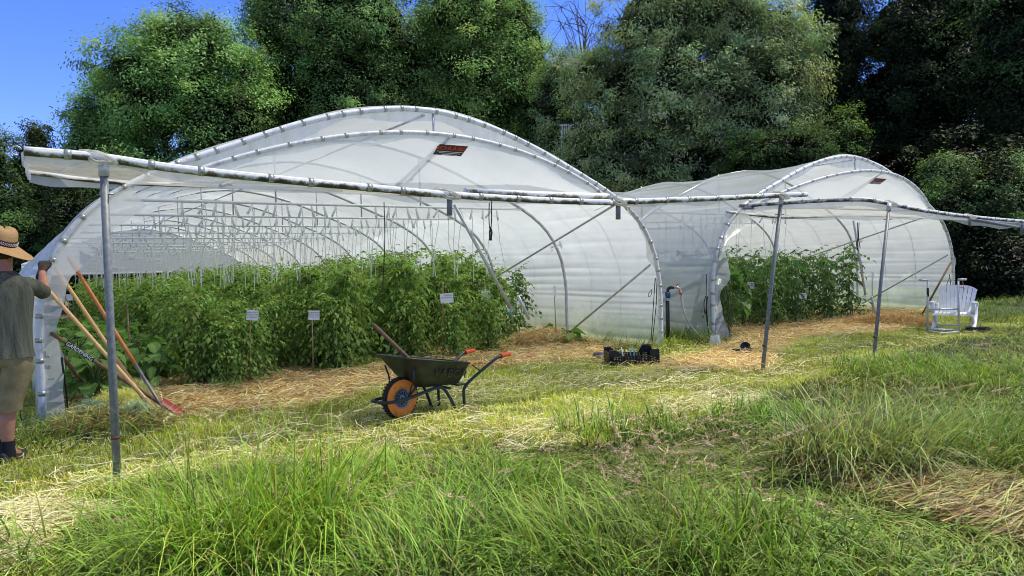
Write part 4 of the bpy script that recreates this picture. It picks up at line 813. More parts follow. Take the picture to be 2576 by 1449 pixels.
# broad leaved plants
def broad_mesh(seed, n, h, r, L_, W__, base, lobed=False):
    rs = np.random.default_rng(seed); V = []; T = []; C = []; st = MB(); b = 0
    for i in range(n):
        a = rs.uniform(0, 6.28); t = (i+.5)/n; zt = h*(.35+.65*t)*rs.uniform(.85, 1.1); ro = r*(1.1-.7*t)*rs.uniform(.5, 1.1); p0 = np.array([0, 0, h*t*.6]); p1 = np.array([math.cos(a)*ro, math.sin(a)*ro, zt])
        st.tube(bez([p0, (p0+p1)/2+np.array([0, 0, .05]), p1], 6), .007, 4)
        d = np.array([math.cos(a), math.sin(a), rs.uniform(-.7, .15)]); d /= np.linalg.norm(d); s = np.cross(d, [0, 0, 1.]+rs.normal(0, .3, 3)); s /= np.linalg.norm(s); u_ = np.cross(s, d); L1 = L_*rs.uniform(.7, 1.15); W1 = W__*rs.uniform(.8, 1.15)
        col = np.array(base)*rs.uniform(.6, 1.5); NS, NW = 7, 5
        for q in range(NS):
            tt = q/(NS-1); wv = W1*.5*max(.02, math.sin(math.pi*min(1, tt**.75*.97+.03)))*(1+(.22*math.cos(q*math.pi) if lobed else .06*math.cos(q*3)))
            for k in range(NW):
                x = k/(NW-1)*2-1; V.append(p1+d*L1*tt+s*wv*x+u_*(abs(x)*wv*.35-L1*.35*tt*tt+.012*math.sin(q*2.3+k*2))); C.append(col*(1.25 if k == 2 else 1))
        for q in range(NS-1):
            for k in range(NW-1): A = b+q*NW+k; T += [(A, A+1, A+NW+1), (A, A+NW+1, A+NW)]
        b += NS*NW
    return np_mesh('foliage', V, np.array(T), np.array(C), True), st.mesh('stem')
def pk2(m): m[0].materials.append(M['plant']); m[1].materials.append(M['stem']); return m
EGG = [pk2(broad_mesh(300+i, 36, .66, .38, .26, .17, (.17, .30, .07))) for i in range(3)]
CUC = pk2(broad_mesh(320, 30, 1.25, .34, .27, .30, (.10, .19, .06), True)); COU = pk2(broad_mesh(330, 12, .32, .3, .26, .2, (.14, .27, .05), True))
k = 0
for u in (.55, 1.25):
    for v in np.arange(.9 if u < 1 else 1.5, 11, .62): crop('aubergine_plant', EGG[k % 3], O1, u+RNG.normal(0, .05), float(v), RNG.uniform(.8, 1.05), 'broad leaved aubergine plant along the left wall of the left tunnel', 'aubergine plants along the left wall', 'aubergine plant'); k += 1
p = G(1868, 852); crop('cucumber_plant', CUC, O1, float((p-O1)@cd), float((p-O1)@ad)+.3, 1.0, 'tall large leaved cucumber plant at the left foot of the right tunnel', None, 'cucumber plant')
for i, (x, y, s, lb) in enumerate([(1360, 850, .9, 'yellowing courgette plant at the left behind the straw heap'), (1420, 868, 1.0, 'courgette plant in front of the second hoop foot')]):
    p = G(x, y); crop('courgette_plant', COU, O1, float((p-O1)@cd), float((p-O1)@ad), s, lb, None, 'courgette plant')

# ------------------------------------------------------------------ plant labels
def plant_label(x, ytop, ybase, tx, ty, lines, label, w=.15, h=.13, lean=0, vz=None):
    b = G(x, ybase); Yd = b[1]; top = AT(x+lean, ytop, Yd); e = empty('plant_label', b, 0, label, 'label'); tp = top-b
    m_ = MB(); m_.tube([(0, 0, -.05), tp], .009, 6); m_.build('stick', M['cane'], e)
    c = AT(tx, ty, Yd-.02)-b; m_ = MB(); tl = RNG.uniform(-.06, .12); m_.box(c, (w, .002, h), (0, tl, .1)); m_.box(c+np.array([0, .004, 0]), (w*.96, .002, h*.96), (0, tl, 0.1)); cdr = m_.build('card', M['white'], e)
    for i, tx_ in enumerate(lines):
        t = text_mesh(tx_, h*.2 if i else h*.22, M['ink'], cdr)
        t.location = [float(q) for q in c+np.array([.01, -.03, h*.28-i*h*.22])]; t.rotation_euler = (math.pi/2, 0, 0)
M['cane'] = simple('bamboo_cane', (.4, .24, .13, 1), (.28, .16, .09, 1), .6, 0, 20, 0); M['ink'] = simple('black_ink', (.03, .03, .03, 1), None, .7, 0, 5, 0)
plant_label(629, 778, 965, 635, 793, ['LEMON BOY', 'Tomate ronde', 'tomate jaune'], 'leftmost white card of the tomato rows, on a cane in the low front plants')
plant_label(788, 790, 942, 790, 793, ['CORNE RUSSE', 'Tomate longue', 'Tomate noire'], 'white card with three lines on the cane second from left, left of the barrow', lean=-3)
plant_label(1114, 708, 905, 1124, 750, ['CUSTOM', 'Coeur de boeuf'], 'white card on a tall thin cane above the barrow grips', w=.2, h=.15)
plant_label(1240, 700, 880, 1222, 743, ['BLACK', 'Tomate'], 'bent white card on a leaning grey cane near the tied pole', lean=-22, w=.15, h=.16)
plant_label(1400, 720, 868, 1396, 733, [], 'narrow upright white tag on a cane beside the second hoop', w=.045, h=.2, lean=-6)
plant_label(172, 745, 870, 175, 748, [], 'small white card over the aubergines at far left, behind the tools', w=.12, h=.13)
plant_label(1897, 708, 822, 1889, 718, ['Tomate', 'cerise'], 'left white card in the mouth of the right tunnel on a reddish cane', w=.15, h=.14, lean=-14)
plant_label(2016, 738, 812, 2020, 744, ['Tomate'], 'white card at the middle of the right tunnel rows, right of the leaning post', w=.17, h=.12)
plant_label(2194, 690, 800, 2196, 693, [], 'narrow pale tag on a thin cane at the right end of the right tunnel rows', w=.045, h=.16)
m_ = MB(); b = G(330, 950); t = AT(320, 765, b[1]); m_.tube([b, t], .01, 6); tag(m_.build('bamboo_cane', M['cane']), 'bare cane standing alone right of the nearest post', 'cane')
# ------------------------------------------------------------------ garden tools leaning on the left hoop
def ptd(x, y, v): return A3(O1, v, x, y)
def tool(name, top, base, r, mat, label, split=None, head=None, tip=None):
    top = np.array(top); base = np.array(base); e = empty(name, base, 0, label, 'garden tool'); a = top-base; d = a/np.linalg.norm(a); s = split or 0.
    m_ = MB(); n_ = 7; m_.tube([a*(s+(1-s)*t) for t in np.linspace(0, .985, n_)]+[a, a+d*.01], [r]*(n_-1)+[r*1.02, r*.85, r*.3], 10); m_.build('handle', mat, e)
    if head: head(e, a, d, s)
    return e
def hoe_head(mat, mat2):
    def f(e, a, d, s):
        m_ = MB(); m_.tube([a*s*1.1, a*s*.25, np.array([0, 0, .02])], [.02, .012, .009], 8); m_.build('socket', mat, e)
        sd = np.cross(d, [0, 0, 1]); sd /= np.linalg.norm(sd); m_ = MB(); m_.add([-sd*.07+d*.02, sd*.07+d*.02, sd*.08-d*.06+np.array([0, 0, -.03]), -sd*.08-d*.06+np.array([0, 0, -.03])], [(0, 1, 2, 3)]); m_.add([-sd*.07+d*.024, sd*.07+d*.024, sd*.08-d*.056+np.array([0, 0, -.026]), -sd*.08-d*.056+np.array([0, 0, -.026])], [(0, 3, 2, 1)]); m_.build('blade', mat2, e)
    return f
def rake_head(mat):
    def f(e, a, d, s):
        m_ = MB(); m_.tube([a*s*1.1, a*s*.3, np.array([0, 0, .03])], [.02, .012, .01], 8); m_.build('socket', mat, e)
        sd = np.cross(d, [0, 0, 1]); sd /= np.linalg.norm(sd); m_ = MB(); m_.tube([-sd*.17+np.array([0, 0, .03]), sd*.17+np.array([0, 0, .03])], .009, 6)
        for k in range(9): c = sd*(-.16+.04*k)+np.array([0, 0, .03]); m_.tube([c, c-d*.03-np.array([0, 0, .06])], [.006, .003], 5)
        m_.build('tines', mat, e)
    return f
tool('hoe', ptd(173, 648, .1), G(425, 1052), .02, M['woodo'], 'long handled hoe with orange brown varnished shaft and silver socket, uppermost of the bundle', .33, hoe_head(M['steel'], M['steel']))
tool('rake', ptd(136, 668, .05), G(392, 1050), .019, M['wood'], 'pale ash rake with red socket, middle of the leaning tools', .09, rake_head(M['red']))
tool('hoe', ptd(118, 726, -.05), G(418, 1062), .02, M['wood'], 'pale ash hoe with black socket crossing behind the nearest post', .07, hoe_head(M['black'], M['steel']))
def spade_head(e, a, d, s):
    sd = np.cross(d, [0, 0, 1]); sd /= np.linalg.norm(sd); m_ = MB()
    m_.grid(lambda q, t: sd*(-.09+.18*q)+d*(.12-.24*t)+np.array([0, 0, .03+.05*math.sin(math.pi*q)-.0]), 8, 5); m_.build('blade', M['red'], e)
sp_ = tool('spade', ptd(128, 838, -.1), G(438, 1046)+np.array([0, 0, .04]), .019, M['woodd'], 'dark shafted spade with a printed sleeve and red blade, lowest across the bundle', 0, spade_head)
top = np.array(ptd(128, 838, -.1)); bs = G(438, 1046)+np.array([0, 0, .04]); a_ = top-bs; m_ = MB(); m_.tube([a_*.66, a_*.88], .0215, 10); slv = m_.build('sleeve', M['black'], sp_)
t = text_mesh('GARDENING', .05, M['white'], slv)
d = -a_/np.linalg.norm(a_); vw = np.array([0, 0, CH])-(bs+a_*.77); vw -= d*(vw@d); vw /= np.linalg.norm(vw); ux = np.cross(vw, d); MM = Matrix(((d[0], ux[0], vw[0], 0), (d[1], ux[1], vw[1], 0), (d[2], ux[2], vw[2], 0), (0, 0, 0, 1))); MM.translation = Vector([float(q) for q in (a_*.77+vw*.0225)]); t.matrix_local = MM
def forkstub(e, a, d, s):
    m_ = MB(); m_.tube([a*.12, np.zeros(3)], [.026, .02], 8)
    for k in (-1, 0, 1): m_.tube([np.zeros(3), np.array([.03*k, -.01, -.05]), np.array([.05*k, 0, -.1])], [.008, .007, .003], 5)
    m_.build('socket', M['rust'], e)
tool('digging_fork', ptd(132, 866, .1), G(238, 1008)+np.array([0, 0, .05]), .021, M['woodd'], 'short thick weathered fork handle at the left, behind the net heap', .1, forkstub)
tag(tube_part('iron_rod', [ptd(155, 900, -.2), G(174, 1046)], .01, M['black'], None), 'thin black rod leaning beside the foot of the left hoop', 'rod')
# second fork by the chair
b4 = G(2308, 812); t4 = AT(2392, 660, b4[1]+.5); e = empty('digging_fork', b4, 0, 'rusty brown garden fork leaning against the right hoop beside the metal frame', 'garden tool'); a_ = t4-b4
m_ = MB(); m_.tube([a_*.3, a_], .02, 8); m_.build('handle', M['woodd'], e); m_ = MB(); m_.tube([a_*.3, a_*.14], [.02, .012], 8)
dn_ = a_/np.linalg.norm(a_); sd_ = np.cross(dn_, [0, 1, 0]); sd_ /= np.linalg.norm(sd_)
for k in (-1.5, -.5, .5, 1.5): m_.tube(bez([a_*.14, a_*.12+sd_*.045*k, sd_*.05*k], 6), .008, 5)
m_.build('tines', M['rust'], e)

# ------------------------------------------------------------------ wheelbarrow
def barrow():
    rz = R(46); W0 = G(1008, 1052); e = empty('wheelbarrow', W0, rz, 'dark green wheelbarrow with orange wheel and orange grips standing on the straw', 'wheelbarrow')
    # local x to the grips, local -y towards the camera
    Rw = .2; we = empty('wheel', (0, 0, Rw)); we.parent = e
    prof = [(.085, .025), (.10, .04), (.125, .045), (.155, .045), (.18, .038), (.195, .024), (.2, .008)]
    pr = [(r, -w) for r, w in prof]+[(r, w) for r, w in prof[::-1]]; K = 48
    tread = MB(); tread.loft([[(r*math.cos(2*math.pi*j/K), w, r*math.sin(2*math.pi*j/K)) for r, w in pr[4:-4]] for j in range(K+1)], closed=False, cap=False); tread.build('tread', M['tyretread'], we)
    side = MB()
    for sg in (-1, 1): side.loft([[(r*math.cos(2*math.pi*j/K), sg*w, r*math.sin(2*math.pi*j/K)) for r, w in prof[:5]] for j in range(K+1)], closed=False, cap=False)
    side.build('tyre', M['orange'], we)
    kn = MB()
    for j in range(36):
        a = 2*math.pi*j/36
        for w_ in (-.018, .018): kn.box((.2*math.cos(a+w_*2), w_, .2*math.sin(a+w_*2)), (.006, .026, .014), (0, -a, 0))
    kn.build('tread_blocks', M['tyretread'], we)
    rim = MB()
    for sg in (-1, 1):
        for r0, r1, y0, y1 in ((.098, .088, .040, .032), (.072, .066, .03, .026), (.03, .001, .034, .036)):
            rim.loft([[(r*math.cos(2*math.pi*j/K), sg*y, r*math.sin(2*math.pi*j/K)) for r, y in ((r0, y0), (r1, y1))] for j in range(K+1)], closed=False, cap=False)
        for j in range(12):
            a = 2*math.pi*j/12; b = a+.35; rim.tube([(.028*math.cos(a), sg*.03, .028*math.sin(a)), (.05*math.cos(a+.1), sg*.031, .05*math.sin(a+.1)), (.07*math.cos(b), sg*.028, .07*math.sin(b))], .0035, 4)
        for j in range(24):
            a = 2*math.pi*j/24; rim.tube([(.068*math.cos(a), sg*.027, .068*math.sin(a)), (.092*math.cos(a), sg*.033, .092*math.sin(a))], .0028, 4)
    rim.loft([[(.1*math.cos(2*math.pi*j/K), y, .1*math.sin(2*math.pi*j/K)) for y in (-.03, .03)] for j in range(K+1)], closed=False, cap=False)
    rm = rim.build('rim', M['rimgrey'], we); disc = MB(); disc.loft([[(r*math.cos(2*math.pi*j/K), 0., r*math.sin(2*math.pi*j/K)) for r in (.001, .095)] for j in range(K+1)], closed=False, cap=False); disc.build('web', M['rimdark'], rm)
    ax = MB(); ax.tube([(0, -.1, 0), (0, .1, 0)], .01, 8); ax.tube([(0, -.045, 0), (0, -.036, 0)], .016, 8); ax.build('axle', M['steel'], we)
    # tray
    def ring(xa, xb, ya, yb, z, zt, rr=.07, n=7):
        P = []; cs = [(xb-rr, yb-rr, 0), (xa+rr, ya-rr, 90), (xa+rr, -ya+rr, 180), (xb-rr, -yb+rr, 270)]
        for cx, cy, a0 in cs:
            for k in range(n): a = R(a0+90*k/(n-1)); x = cx+rr*math.cos(a); P.append((x, cy+rr*math.sin(a), z+(zt-z)*(x-xa)/(xb-xa)))
        return P
    rings = [ring(.17, .60, .12, .17, .285, .27, .05), ring(.15, .63, .14, .195, .295, .285, .06), ring(.02, .68, .22, .25, .46, .385, .09), ring(-.10, .72, .285, .30, .615, .475, .11)]
    tray = MB(); tray.loft(rings, cap=False); tray.loft([rings[0], ring(.3, .4, .02, .02, .282, .28, .01)], cap=True)
    inner = [[(x+.004*(1 if x < .3 else -1), y*.985, z+.006) for x, y, z in r_] for r_ in rings]; tray.loft(inner[::-1], cap=False); tray.loft([inner[0], ring(.3, .4, .02, .02, .29, .288, .01)])
    tr = tray.build('tray', M['tray'], e)
    rmb = MB(); rp_ = [np.array(p) for p in rings[-1]]; rmb.tube(rp_+[rp_[0]], .009, 6, False); rmb.build('rolled_rim', M['tray'], tr)
    rb = MB()
    t = text_mesh('VABOR', .125, M['trayd'], tr, .004)
    A_ = np.array([.44, -.2475, .405]); un = np.array([0, -.055, .145]); un /= np.linalg.norm(un); xn = np.array([1, -.05, -.16]); xn /= np.linalg.norm(xn); zn = np.cross(xn, un); zn /= np.linalg.norm(zn); un = np.cross(zn, xn)
    MM = Matrix(((xn[0], un[0], zn[0], 0), (xn[1], un[1], zn[1], 0), (xn[2], un[2], zn[2], 0), (0, 0, 0, 1))); MM.translation = Vector([float(q) for q in A_+zn*.012]); t.matrix_local = MM
    for s in (-1, 1):
        tube_part('frame_tube', bez([(-.27, s*.02, .2), (-.26, s*.09, .2), (-.18, s*.125, .2), (.0, s*.135, .21), (.3, s*.16, .265), (.40, s*.165, .255), (.47, s*.18, .17), (.56, s*.2, -.01)], 30), .016, M['frame'], e, None, 10)
        h_ = tube_part('handle', bez([(.66, s*.2, -.01), (.655, s*.2, .14), (.66, s*.205, .22), (.74, s*.225, .30), (1.0, s*.265, .455), (1.10, s*.28, .50), (1.17, s*.28, .508)], 30), .016, M['frame'], e, None, 10)
        g_ = MB(); g_.tube([(1.12, s*.28, .503), (1.14, s*.28, .505), (1.142, s*.28, .505), (1.26, s*.28, .512), (1.265, s*.28, .512)], [.028, .028, .021, .021, .018], 10); g_.build('grip', M['orangered'], h_)
        tube_part('stay', [(0, s*.13, .215), (.02, s*.2, .40), (.0, s*.23, .5)], .009, M['frame'], e, None, 6); tube_part('stay', [(.72, s*.27, .45), (.86, s*.245, .375)], .006, M['frame'], e, None, 6)
        tube_part('bracket', [(-.01, s*.13, .21), (.12, s*.13, .32)], .012, M['frame'], e, None, 6)
    tube_part('cross_bar', [(.5, -.17, .24), (.5, .17, .24)], .013, M['frame'], e); m_ = MB(); m_.box((.63, 0, .262), (.12, .42, .012)); m_.build('bracket', M['frame'], e)
    return e
M['orange'] = simple('orange_tyre', (.9, .26, .02, 1), (.55, .17, .03, 1), .6, 0, 14, .1, p=(.3, .5)); M['tyretread'] = simple('dirty_tread', (.05, .03, .025, 1), (.015, .012, .014, 1), .9, 0, 30, .4)
M['rimgrey'] = simple('grey_rim', (.34, .37, .41, 1), (.26, .28, .31, 1), .5, 0, 12, 0); M['rimdark'] = simple('dark_rim', (.045, .05, .06, 1), (.03, .035, .04, 1), .6, 0, 12, 0)
M['tray'] = simple('green_tray', (.04, .05, .028, 1), (.02, .024, .016, 1), .45, .1, 9, .1); M['trayd'] = simple('embossed_green', (.055, .065, .04, 1), (.045, .05, .03, 1), .4, .1, 9, 0)
M['frame'] = simple('frame_green', (.03, .06, .06, 1), (.018, .032, .034, 1), .4, .2, 14, .1); M['orangered'] = simple('orange_grip', (.75, .1, .015, 1), (.62, .075, .012, 1), .45, 0, 14, 0)
BW = barrow()
# tool handle standing in the tray (rests in it: a thing of its own)
Mx = Matrix.Translation(BW.location) @ Euler((0, 0, BW.rotation_euler[2])).to_matrix().to_4x4(); lo = np.array(Mx @ Vector((.42, 0, .30))); hi = AT(938, 815, lo[1]+.25); e = empty('shovel', lo, 0, 'worn wooden shovel shaft sticking up out of the wheelbarrow', 'garden tool')
m_ = MB(); a_ = hi-lo; m_.tube([a_*.12, a_*.5, a_*.97, a_], [.019, .02, .021, .014], 10); m_.build('handle', M['woodd'], e); m_ = MB(); m_.tube([a_*.14, np.zeros(3)], [.022, .016], 8); m_.box((0, 0, .02), (.2, .16, .01)); m_.build('blade', M['rust'], e)

# ------------------------------------------------------------------ crate with small things
def crate():
    p = G(1588, 914); p[2] += .02; e = empty('plastic_crate', p, R(4), 'black perforated plastic crate with raised corners on the straw by the tunnel foot', 'crate'); L_, W_, H_ = .70, .42, .18
    def panel(a, b, h0, h1, cut, nm):
        a = np.array(a); b = np.array(b); ln = np.linalg.norm(b-a); d = (b-a)/ln; m_ = MB(); n_ = np.cross(d, [0, 0, 1]); th = .006
        def bar(s0, s1, z0, z1): c = a+d*(s0+s1)/2+np.array([0, 0, (z0+z1)/2]); m_.box(c, (s1-s0, th*2, z1-z0), (0, 0, math.atan2(d[1], d[0])))
        bar(0, ln, h0, h0+.02); bar(0, ln, h1-.012, h1)
        if cut: bar(0, .13, h1, H_); bar(ln-.13, ln, h1, H_)
        nc = int(ln/.022)
        for i in range(nc+1): s0 = i*ln/(nc+1); w_ = .0135 if i % 8 else .04; bar(s0, s0+w_, h0+.02, h1-.012)
        nz = max(2, int((h1-h0-.03)/.02))
        for k in range(1, nz): z = h0+.02+(h1-h0-.03)*k/nz; bar(0, ln, z-.006, z+.006)
        bar(0, .05, 0, h1); bar(ln-.05, ln, 0, h1); m_.build(nm, M['black'], e)
    x, y = L_/2, W_/2
    panel((-x, -y, 0), (x, -y, 0), 0, .115, True, 'side_panel'); panel((-x, y, 0), (x, y, 0), 0, .115, True, 'side_panel')
    panel((-x, -y, 0), (-x, y, 0), 0, H_-.02, False, 'end_panel'); panel((x, -y, 0), (x, y, 0), 0, H_-.02, False, 'end_panel')
    m_ = MB(); m_.box((0, 0, .006), (L_, W_, .01)); m_.build('base', M['black'], e)
    for sx in (-1, 1):
        for sy in (-1, 1): m_ = MB(); m_.box((sx*(x-.05), sy*y, H_+.005), (.1, .03, .03)); m_.build('stacking_lug', M['black'], e)
    m_ = MB(); m_.add([(x-.2, y, .11), (x-.14, y, .22), (x-.02, y, .22), (x-.02, y, .11)], [(0, 1, 2, 3)]); m_.build('stacking_lug', M['black'], e)
    tag(tube_part('plastic_tube', [p+np.array([-.1, .02, .02]), p+np.array([-.13, .05, .21])], .009, M['white'], None), 'white plastic tube standing in the black crate', 'tube'); tag(tube_part('cord_loop', bez([p+np.array(q) for q in [(.0, 0, .03), (-.01, .0, .15), (.02, .02, .19), (.05, 0, .16), (.03, 0, .03)]], 14), .009, M['bluecord'], None), 'pale blue cord loop sticking out of the black crate', 'cord')
crate()
def rock(name, x, y, s, mat, label, cat, seed):
    p = G(x, y); r = np.random.default_rng(seed); m_ = MB(); rg = []
    for i in range(7):
        th = math.pi*(i+.4)/7.2; rg.append([np.array([s[0]*math.sin(th)*math.cos(2*math.pi*j/10), s[1]*math.sin(th)*math.sin(2*math.pi*j/10), -s[2]*math.cos(th)])*r.uniform(.82, 1.12)+np.array([0, 0, s[2]*.6]) for j in range(10)])
    m_.loft(rg, sm=False); tag(m_.build(name, mat, None, p), label, cat)
rock('stone', 1508, 900, (.11, .09, .06), simple('grey_stone', (.2, .17, .15, 1), (.12, .1, .09, 1), .9), 'flat grey brown stone left of the black crate', 'stone', 2)
pp_ = G(1868, 887); m_ = MB(); r_ = np.random.default_rng(5)
for i in range(3):
    c = np.array([(-.09, 0, .03), (.05, 0, .1), (.1, .04, .12)][i]); a0 = r_.uniform(0, 6); m_.loft([[c+np.array([r*math.cos(a)*.9, r*.4*math.sin(a), z+.1*math.cos(a+a0)*(i > 0)]) for a in np.linspace(0, 4.6, 10)] for r, z in ((.03, -.06), (.07, .0), (.1, .07))], closed=False, cap=False)
tp_ = m_.build('torn_pot', M['black'], None, pp_); tp_.scale = (.9, 1, .6); tag(tp_, 'torn black plastic pot lying in the straw left of the leaning post', 'plant pot')

# ------------------------------------------------------------------ standpipe and hose
def standpipe():
    p = G(1681, 862); Y = p[1]; q = lambda x, y: AT(x, y, Y)-p; e = empty('standpipe', p, 0, 'black standpipe with blue collar and brass tap between the two tunnels', 'standpipe')
    tube_part('pipe', [(0, 0, -.1), q(1679, 757)], .036, M['black'], e); m_ = MB(); m_.tube([q(1680, 750), q(1680, 742), q(1680, 735)], [.038, .05, .045], 8); m_.build('collar', simple('blue_fitting', (.015, .07, .22, 1), (.01, .05, .16, 1), .4, 0, 10, 0), e)
    tube_part('elbow', bez([q(1680, 736), q(1681, 727), q(1688, 723), q(1695, 723)], 12), .028, M['black'], e); tube_part('tap', [q(1693, 723), q(1704, 723), q(1709, 726), q(1711, 733)], .02, M['brass'], e); tube_part('lever', [q(1703, 720), q(1702, 717), q(1709, 716)], .009, M['red'], e)
    m_ = MB(); m_.tube([q(1711, 731), q(1713, 742)], .026, 8); m_.build('coupling', M['redo'], e); tube_part('cane', [q(1676, 755), q(1677, 860)], .01, M['woodd'], e)
    m_ = MB(); m_.tube(bez([p+q(1713, 742), p+q(1718, 775), p+q(1733, 812), p+q(1757, 842), p+q(1778, 853), AT(1795, 851, Y-.2), AT(1801, 846, Y-.25)], 40), .019, 8)
    tag(m_.build('hose', M['hose'], None), 'cream garden hose drooping from the tap to the foot of the right tunnel', 'hose')
    m_ = MB(); r = np.random.default_rng(8); c = G(1800, 868)
    m_.grid(lambda s, t: c+np.array([.09*math.cos(6.28*s)*(1-.4*t)+.02*math.sin(s*25), .09*math.sin(6.28*s)*(1-.4*t), .16*t+.02*math.sin(s*19)]), 24, 6); tag(m_.build('plastic_wad', M['film_loose'], None), 'crumpled white film wad at the left foot of the right tunnel', 'plastic wad')
M['brass'] = simple('brass_tap', (.5, .45, .33, 1), (.35, .3, .2, 1), .35, .6, 12, 0); M['redo'] = simple('red_grey_coupling', (.5, .08, .03, 1), (.3, .3, .3, 1), .5, 0, 12, 0); M['hose'] = simple('cream_hose', (.48, .45, .37, 1), (.38, .35, .28, 1), .5, 0, 12, 0)
standpipe()

# ------------------------------------------------------------------ white chair and metal frame
def chair():
    p = G(2400, 828); Y = p[1]; e = empty('garden_chair', p, R(-38), 'white plastic high backed folding armchair on the grass by the right tunnel', 'chair'); S = .83; e.scale = (1.2, 1.1, .95)
    def V3(*a): return np.array(a)*S
    # seat curved front to back, seen from the front; -y towards the camera
    m_ = MB()
    for k in range(9):
        x0 = -.29+k*.0655; m_.grid(lambda s, t, x0=x0: V3(x0+.058*s, -.30+.52*t, .41-.05*t+.03*math.sin(math.pi*t)-.05*max(0, .12-t)/.12+.02*((x0+.03)/.3)**2), 3, 10)
    for t0 in (.0, .35, .72, 1.0): m_.grid(lambda s, t, t0=t0: V3(-.29+.585*s, -.30+.52*t0-.02+.04*t, .405-.05*t0+.03*math.sin(math.pi*t0)-.05*max(0, .12-t0)/.12+.02*((s-.5)*1.9)**2-.004), 12, 3)
    m_.grid(lambda s, t: V3(-.29+.585*s, -.315+.02*t, .36+.04*t), 10, 3); m_.build('seat', M['white'], e)
    # back: fan of slats
    m_ = MB(); nS = 9
    def bp(u, t):   # u -1..1, t 0..1
        w = .26+.075*t; z = .40+.66*t*(1-.0*u*u); top = 1.04-.12*abs(u)**3.2; z = .40+(top-.40)*t; return V3(u*w, .22+.30*t-.05*(1-u*u)*.4+.03*math.sin(t*3), z)
    for k in range(nS):
        ua = -1+2*k/nS+.012; ub = -1+2*(k+1)/nS-.012
        m_.grid(lambda s, t: bp(ua+(ub-ua)*s, t), 3, 14)
    for t0, t1 in ((0, .06), (.26, .31), (.62, .67), (.95, 1.)): m_.grid(lambda s, t: bp(-1+2*s, t0+(t1-t0)*t)+np.array([0, .006, 0]), 30, 3)
    m_.build('backrest', M['white'], e)
    for s in (-1, 1):
        m_ = MB(); P_ = [V3(s*.335, .30, .58), V3(s*.34, .15, .62), V3(s*.345, -.05, .665), V3(s*.345, -.25, .66)]; P_ = bez(P_, 12)
        m_.loft([[c+V3(dx, 0, dz) for dx, dz in ((-.035, -.012), (.035, -.012), (.04, .008), (-.04, .008))] for c in P_]); m_.build('armrest', M['white'], e)
        m_ = MB(); m_.tube([V3(s*.335, -.22, .655), V3(s*.33, -.2, .52), V3(s*.31, -.17, .38)], [.02, .017, .02], 8, flat=1.7); m_.build('arm_support', M['white'], e)
        m_ = MB(); m_.tube(bez([V3(s*.30, -.25, .37), V3(s*.31, -.1, .25), V3(s*.31, .2, .0)], 10), .024, 8, flat=1.4); m_.build('leg', M['white'], e)
        m_ = MB(); m_.tube(bez([V3(s*.325, .32, .60), V3(s*.325, .2, .33), V3(s*.325, .0, .13), V3(s*.325, -.22, .0)], 12), .024, 8, flat=1.4); m_.build('leg', M['white'], e)
    m_ = MB(); m_.tube([V3(-.3, .12, .08), V3(.3, .12, .08)], .014, 6); m_.build('stretcher', M['white'], e)
    c = Vector((p[0], p[1], 0)); 
    pos = AT(2421, 700, Y-.1); m_ = MB(); m_.tube(bez([AT(2418, 702, Y-.35), AT(2421, 708, Y-.3), AT(2424, 718, Y-.2)], 8), .008, 6); m_.tube([AT(2405, 722, Y-.05), AT(2420, 723, Y-.1), AT(2428, 726, Y)], .006, 5)
    tag(m_.build('secateurs', M['redp'], None), 'red handled secateurs hanging from the metal frame over the chair back', 'secateurs')
M['redp'] = simple('red_plastic', (.55, .03, .02, 1), (.4, .02, .02, 1), .4, 0, 10, 0)
chair()
def mframe():
    p = G(2372, 838); Y = p[1]; q = lambda x, y, dy=0: AT(x, y, Y+dy)-p; e = empty('broadfork', p, 0, 'grey tubular metal frame with two T handles standing in front of the white chair', 'garden tool')
    for x in (2333, 2412): tube_part('upright', [q(x, 832), q(x+(1 if x < 2400 else -1), 706)], .019, M['pipe'], e)
    tube_part('grip', [q(2312, 704), q(2336, 705)], .018, M['pipe'], e); tube_part('grip', [q(2410, 703), q(2431, 703)], .018, M['pipe'], e)
    tube_part('cross_bar', [q(2333, 778), q(2412, 778)], .015, M['pipe'], e); tube_part('cross_bar', [q(2333, 828), q(2412, 830)], .014, M['pipe'], e)
    tube_part('cross_bar', bez([q(2333, 832), q(2370, 837, -.25), q(2412, 834)], 12), .012, M['pipe'], e); tube_part('bracing', [q(2362, 829), q(2367, 834, -.1), q(2377, 829)], .008, M['pipe'], e)
    tube_part('tape', [q(2334, 724), q(2334, 746)], .021, M['black'], e)
mframe()
m_ = MB(); p = G(2460, 832); m_.box((0, 0, .03), (.34, .2, .05), (0, .03, 0)); m_.box((.02, 0, .06), (.28, .16, .02)); tag(m_.build('black_slab', M['black'], None, p), 'flat black slab lying in the grass right of the chair', 'tray')  # plain flat black shape beside the chair

